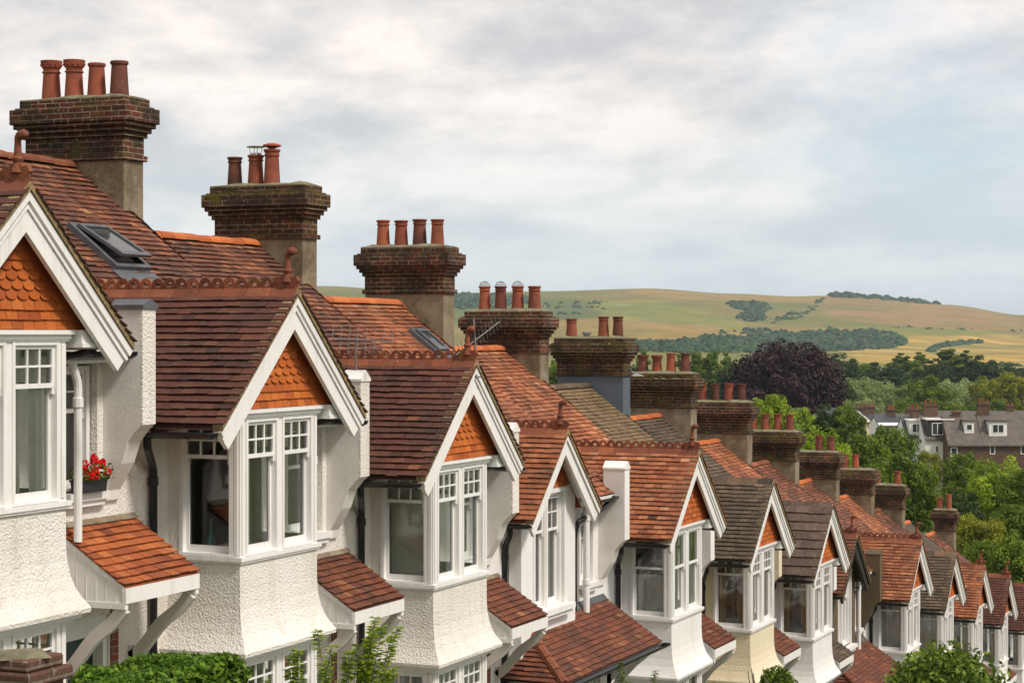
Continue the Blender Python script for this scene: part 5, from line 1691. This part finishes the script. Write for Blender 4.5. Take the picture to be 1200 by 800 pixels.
def shoots(loc, n, h, seed, label, spread=.7, mat=None):
    rng = random.Random(seed)
    root = empty('young_shrub', loc); tag(root, label, 'shrub')
    st = MB(); lf = MB()
    for k in range(n):
        a = rng.uniform(0, 2 * PI); sp = rng.uniform(.1, spread); hh = h * rng.uniform(.75, 1.02)
        P_ = [(math.cos(a) * sp * t * t, math.sin(a) * sp * t * t, hh * t) for t in [j / 7 for j in range(8)]]
        st.tube(P_, [.012 * (1 - .8 * j / 7) for j in range(8)], 5)
        for j in range(120):
            t = 1 - rng.random() ** 1.2 * .26; i = t * 7; i0 = min(6, int(i)); p = Vector(P_[i0]).lerp(Vector(P_[i0 + 1]), i - i0)
            az = rng.uniform(0, 2 * PI); d = Vector((math.cos(az), math.sin(az), .35)).normalized(); ll = rng.uniform(.07, .12) * (1.1 - .4 * t)
            s_ = d.cross(Vector((0, 0, 1))).normalized() * .015
            lf.add([tuple(p), tuple(p + d * ll * .45 + s_), tuple(p + d * ll - Vector((0, 0, .02))), tuple(p + d * ll * .45 - s_)], [(0, 1, 2, 3)], rng.random())
    st.build('stems', M['stem'], root); lf.build('leaves', mat or M['leaf_shrub'], root)
shx, shy = bearing(405, 15.5); shoots((shx, shy, gy(shy)), 20, -2.28 - gy(shy), 8, 'feathery young shrub with narrow leaves before the second porch', .5, M['leaf_bright'])
shx, shy = bearing(345, 15.0); shoots((shx, shy, gy(shy)), 9, -2.30 - gy(shy), 9, 'thin leafy shoots under the flared bay of the second house', .35, M['leaf_bright'])
shx, shy = bearing(745, 27.0); shoots((shx, shy, gy(shy)), 4, -4.45 - gy(shy), 12, 'single leafy sprig before the long lean-to roof', .3)
bx, by = bearing(1108, 42); leafy('garden_bush', 'bush', 'big round leafy bush before the distant bays', (bx, by, gy(by)), 1.35, 1.35, -6.72 - gy(by), 26000, .07, M['leaf_shrub'], 21, lumps=40)
bx, by = bearing(1050, 40); leafy('garden_bush', 'bush', 'smaller bush leaning left of the big round one', (bx, by, gy(by)), .6, .6, -7.2 - gy(by), 5000, .06, M['leaf_hedge'], 22)
bx, by = bearing(900, 30); leafy('rose_bush', 'bush', 'loose bush with a few red buds below the cream house', (bx, by, gy(by)), .55, .55, -4.42 - gy(by), 9000, .04, M['leaf_shrub'], 23)

# ------------------------------------------------------------------ haze
mh = bpy.data.materials.new('haze'); mh.use_nodes = True
nt = mh.node_tree
for n_ in list(nt.nodes): nt.nodes.remove(n_)
out = nt.nodes.new('ShaderNodeOutputMaterial'); pv = nt.nodes.new('ShaderNodeVolumePrincipled')
pv.inputs['Color'].default_value = (.70, .82, .95, 1); pv.inputs['Density'].default_value = 8.0e-5; pv.inputs['Anisotropy'].default_value = .2
nt.links.new(pv.outputs[0], out.inputs['Volume'])
mb = MB(); mb.box(-9200, 9200, -9200, 9200, -400, 110)
hz = mb.build('haze', mh); hz['kind'] = 'stuff'

# ------------------------------------------------------------------ sky and sun
SUN_EL, SUN_AZ = math.radians(50), math.radians(52)      # azimuth clockwise from +y; light comes from the street side
sdir = Vector((math.sin(SUN_AZ) * math.cos(SUN_EL), math.cos(SUN_AZ) * math.cos(SUN_EL), math.sin(SUN_EL)))
SUN_AZ = math.radians(105)
sdir = Vector((math.sin(SUN_AZ) * math.cos(SUN_EL), math.cos(SUN_AZ) * math.cos(SUN_EL), math.sin(SUN_EL)))
w = bpy.data.worlds.new('World'); scene.world = w; w.use_nodes = True
nt = w.node_tree
for n_ in list(nt.nodes): nt.nodes.remove(n_)
out = N(nt, 'ShaderNodeOutputWorld'); bg = N(nt, 'ShaderNodeBackground'); bg.inputs['Strength'].default_value = .1
sk = N(nt, 'ShaderNodeTexSky', sky_type='NISHITA'); sk.sun_disc = False; sk.sun_elevation = SUN_EL; sk.sun_rotation = SUN_AZ
sk.air_density = 1.0; sk.dust_density = 1.5
tc = N(nt, 'ShaderNodeTexCoord')
sep = N(nt, 'ShaderNodeSeparateXYZ'); nt.links.new(tc.outputs['Generated'], sep.inputs[0])
mxz = N(nt, 'ShaderNodeMath', operation='MAXIMUM'); nt.links.new(sep.outputs[2], mxz.inputs[0]); mxz.inputs[1].default_value = 0
adz = N(nt, 'ShaderNodeMath', operation='ADD'); nt.links.new(mxz.outputs[0], adz.inputs[0]); adz.inputs[1].default_value = .30
cbx = N(nt, 'ShaderNodeCombineXYZ')
for i in (0, 1):
    dv = N(nt, 'ShaderNodeMath', operation='DIVIDE'); nt.links.new(sep.outputs[i], dv.inputs[0]); nt.links.new(adz.outputs[0], dv.inputs[1]); nt.links.new(dv.outputs[0], cbx.inputs[i])
cco = cbx.outputs[0]
f1 = noise(nt, cco, 2.6, 12, .60, .1)
f2 = noise(nt, cco, 6.0, 10, .66, .15)
mp = N(nt, 'ShaderNodeMapping'); mp.inputs['Location'].default_value = (13.2, 4.7, 2.0); nt.links.new(cco, mp.inputs['Vector'])
f3 = noise(nt, mp.outputs[0], .55, 8, .6, .3)
cloud = ramp(nt, f1, [(.40, (5.2, 5.25, 5.4)), (.46, (6.2, 6.05, 6.0)), (.51, (7.2, 6.8, 6.5)), (.58, (8.5, 7.85, 7.4))])
cloud = mix(nt, .35, cloud, ramp(nt, f2, [(.3, (.74, .76, .79)), (.7, (1.16, 1.14, 1.12))]), 'MULTIPLY')
blue = mix(nt, .6, sk.outputs[0], (4.9, 6.2, 7.2))
gap = ramp(nt, f3, [(.54, grey(0)), (.68, grey(.85))])
skyc = mix(nt, gap, cloud, blue)
# air near the skyline pales to a bluish white
hz_ = ramp(nt, sep.outputs[2], [(0.0, grey(.85)), (.075, grey(.35)), (.13, grey(0))])
skyc = mix(nt, hz_, skyc, (5.3, 6.3, 6.7))
nt.links.new(skyc, bg.inputs['Color']); nt.links.new(bg.outputs[0], out.inputs['Surface'])

sl = bpy.data.lights.new('sun', 'SUN'); sl.energy = 2.5; sl.angle = math.radians(10); sl.color = (1, .94, .85)
so = bpy.data.objects.new('sun', sl); COL.objects.link(so); so.rotation_euler = (-sdir).to_track_quat('-Z', 'Y').to_euler()
so.location = (0, 0, 60)

cam = bpy.data.cameras.new('camera'); co = bpy.data.objects.new('camera', cam); COL.objects.link(co)
cam.sensor_width = 36; cam.lens = 36 * FPX / 1200; cam.clip_end = 20000; cam.clip_start = .1
cam.shift_y = (HOR - 400) / 1200.0 * 1.0
co.location = (0, 0, 0); co.rotation_euler = (PI / 2, 0, TH)
scene.camera = co
scene.view_settings.view_transform = 'Standard'; scene.view_settings.look = 'None'; scene.view_settings.gamma = 1
scene.view_settings.exposure = 0.38
scene.cycles.max_bounces = 6; scene.cycles.transparent_max_bounces = 12; scene.cycles.volume_bounces = 0
scene.cycles.diffuse_bounces = 3
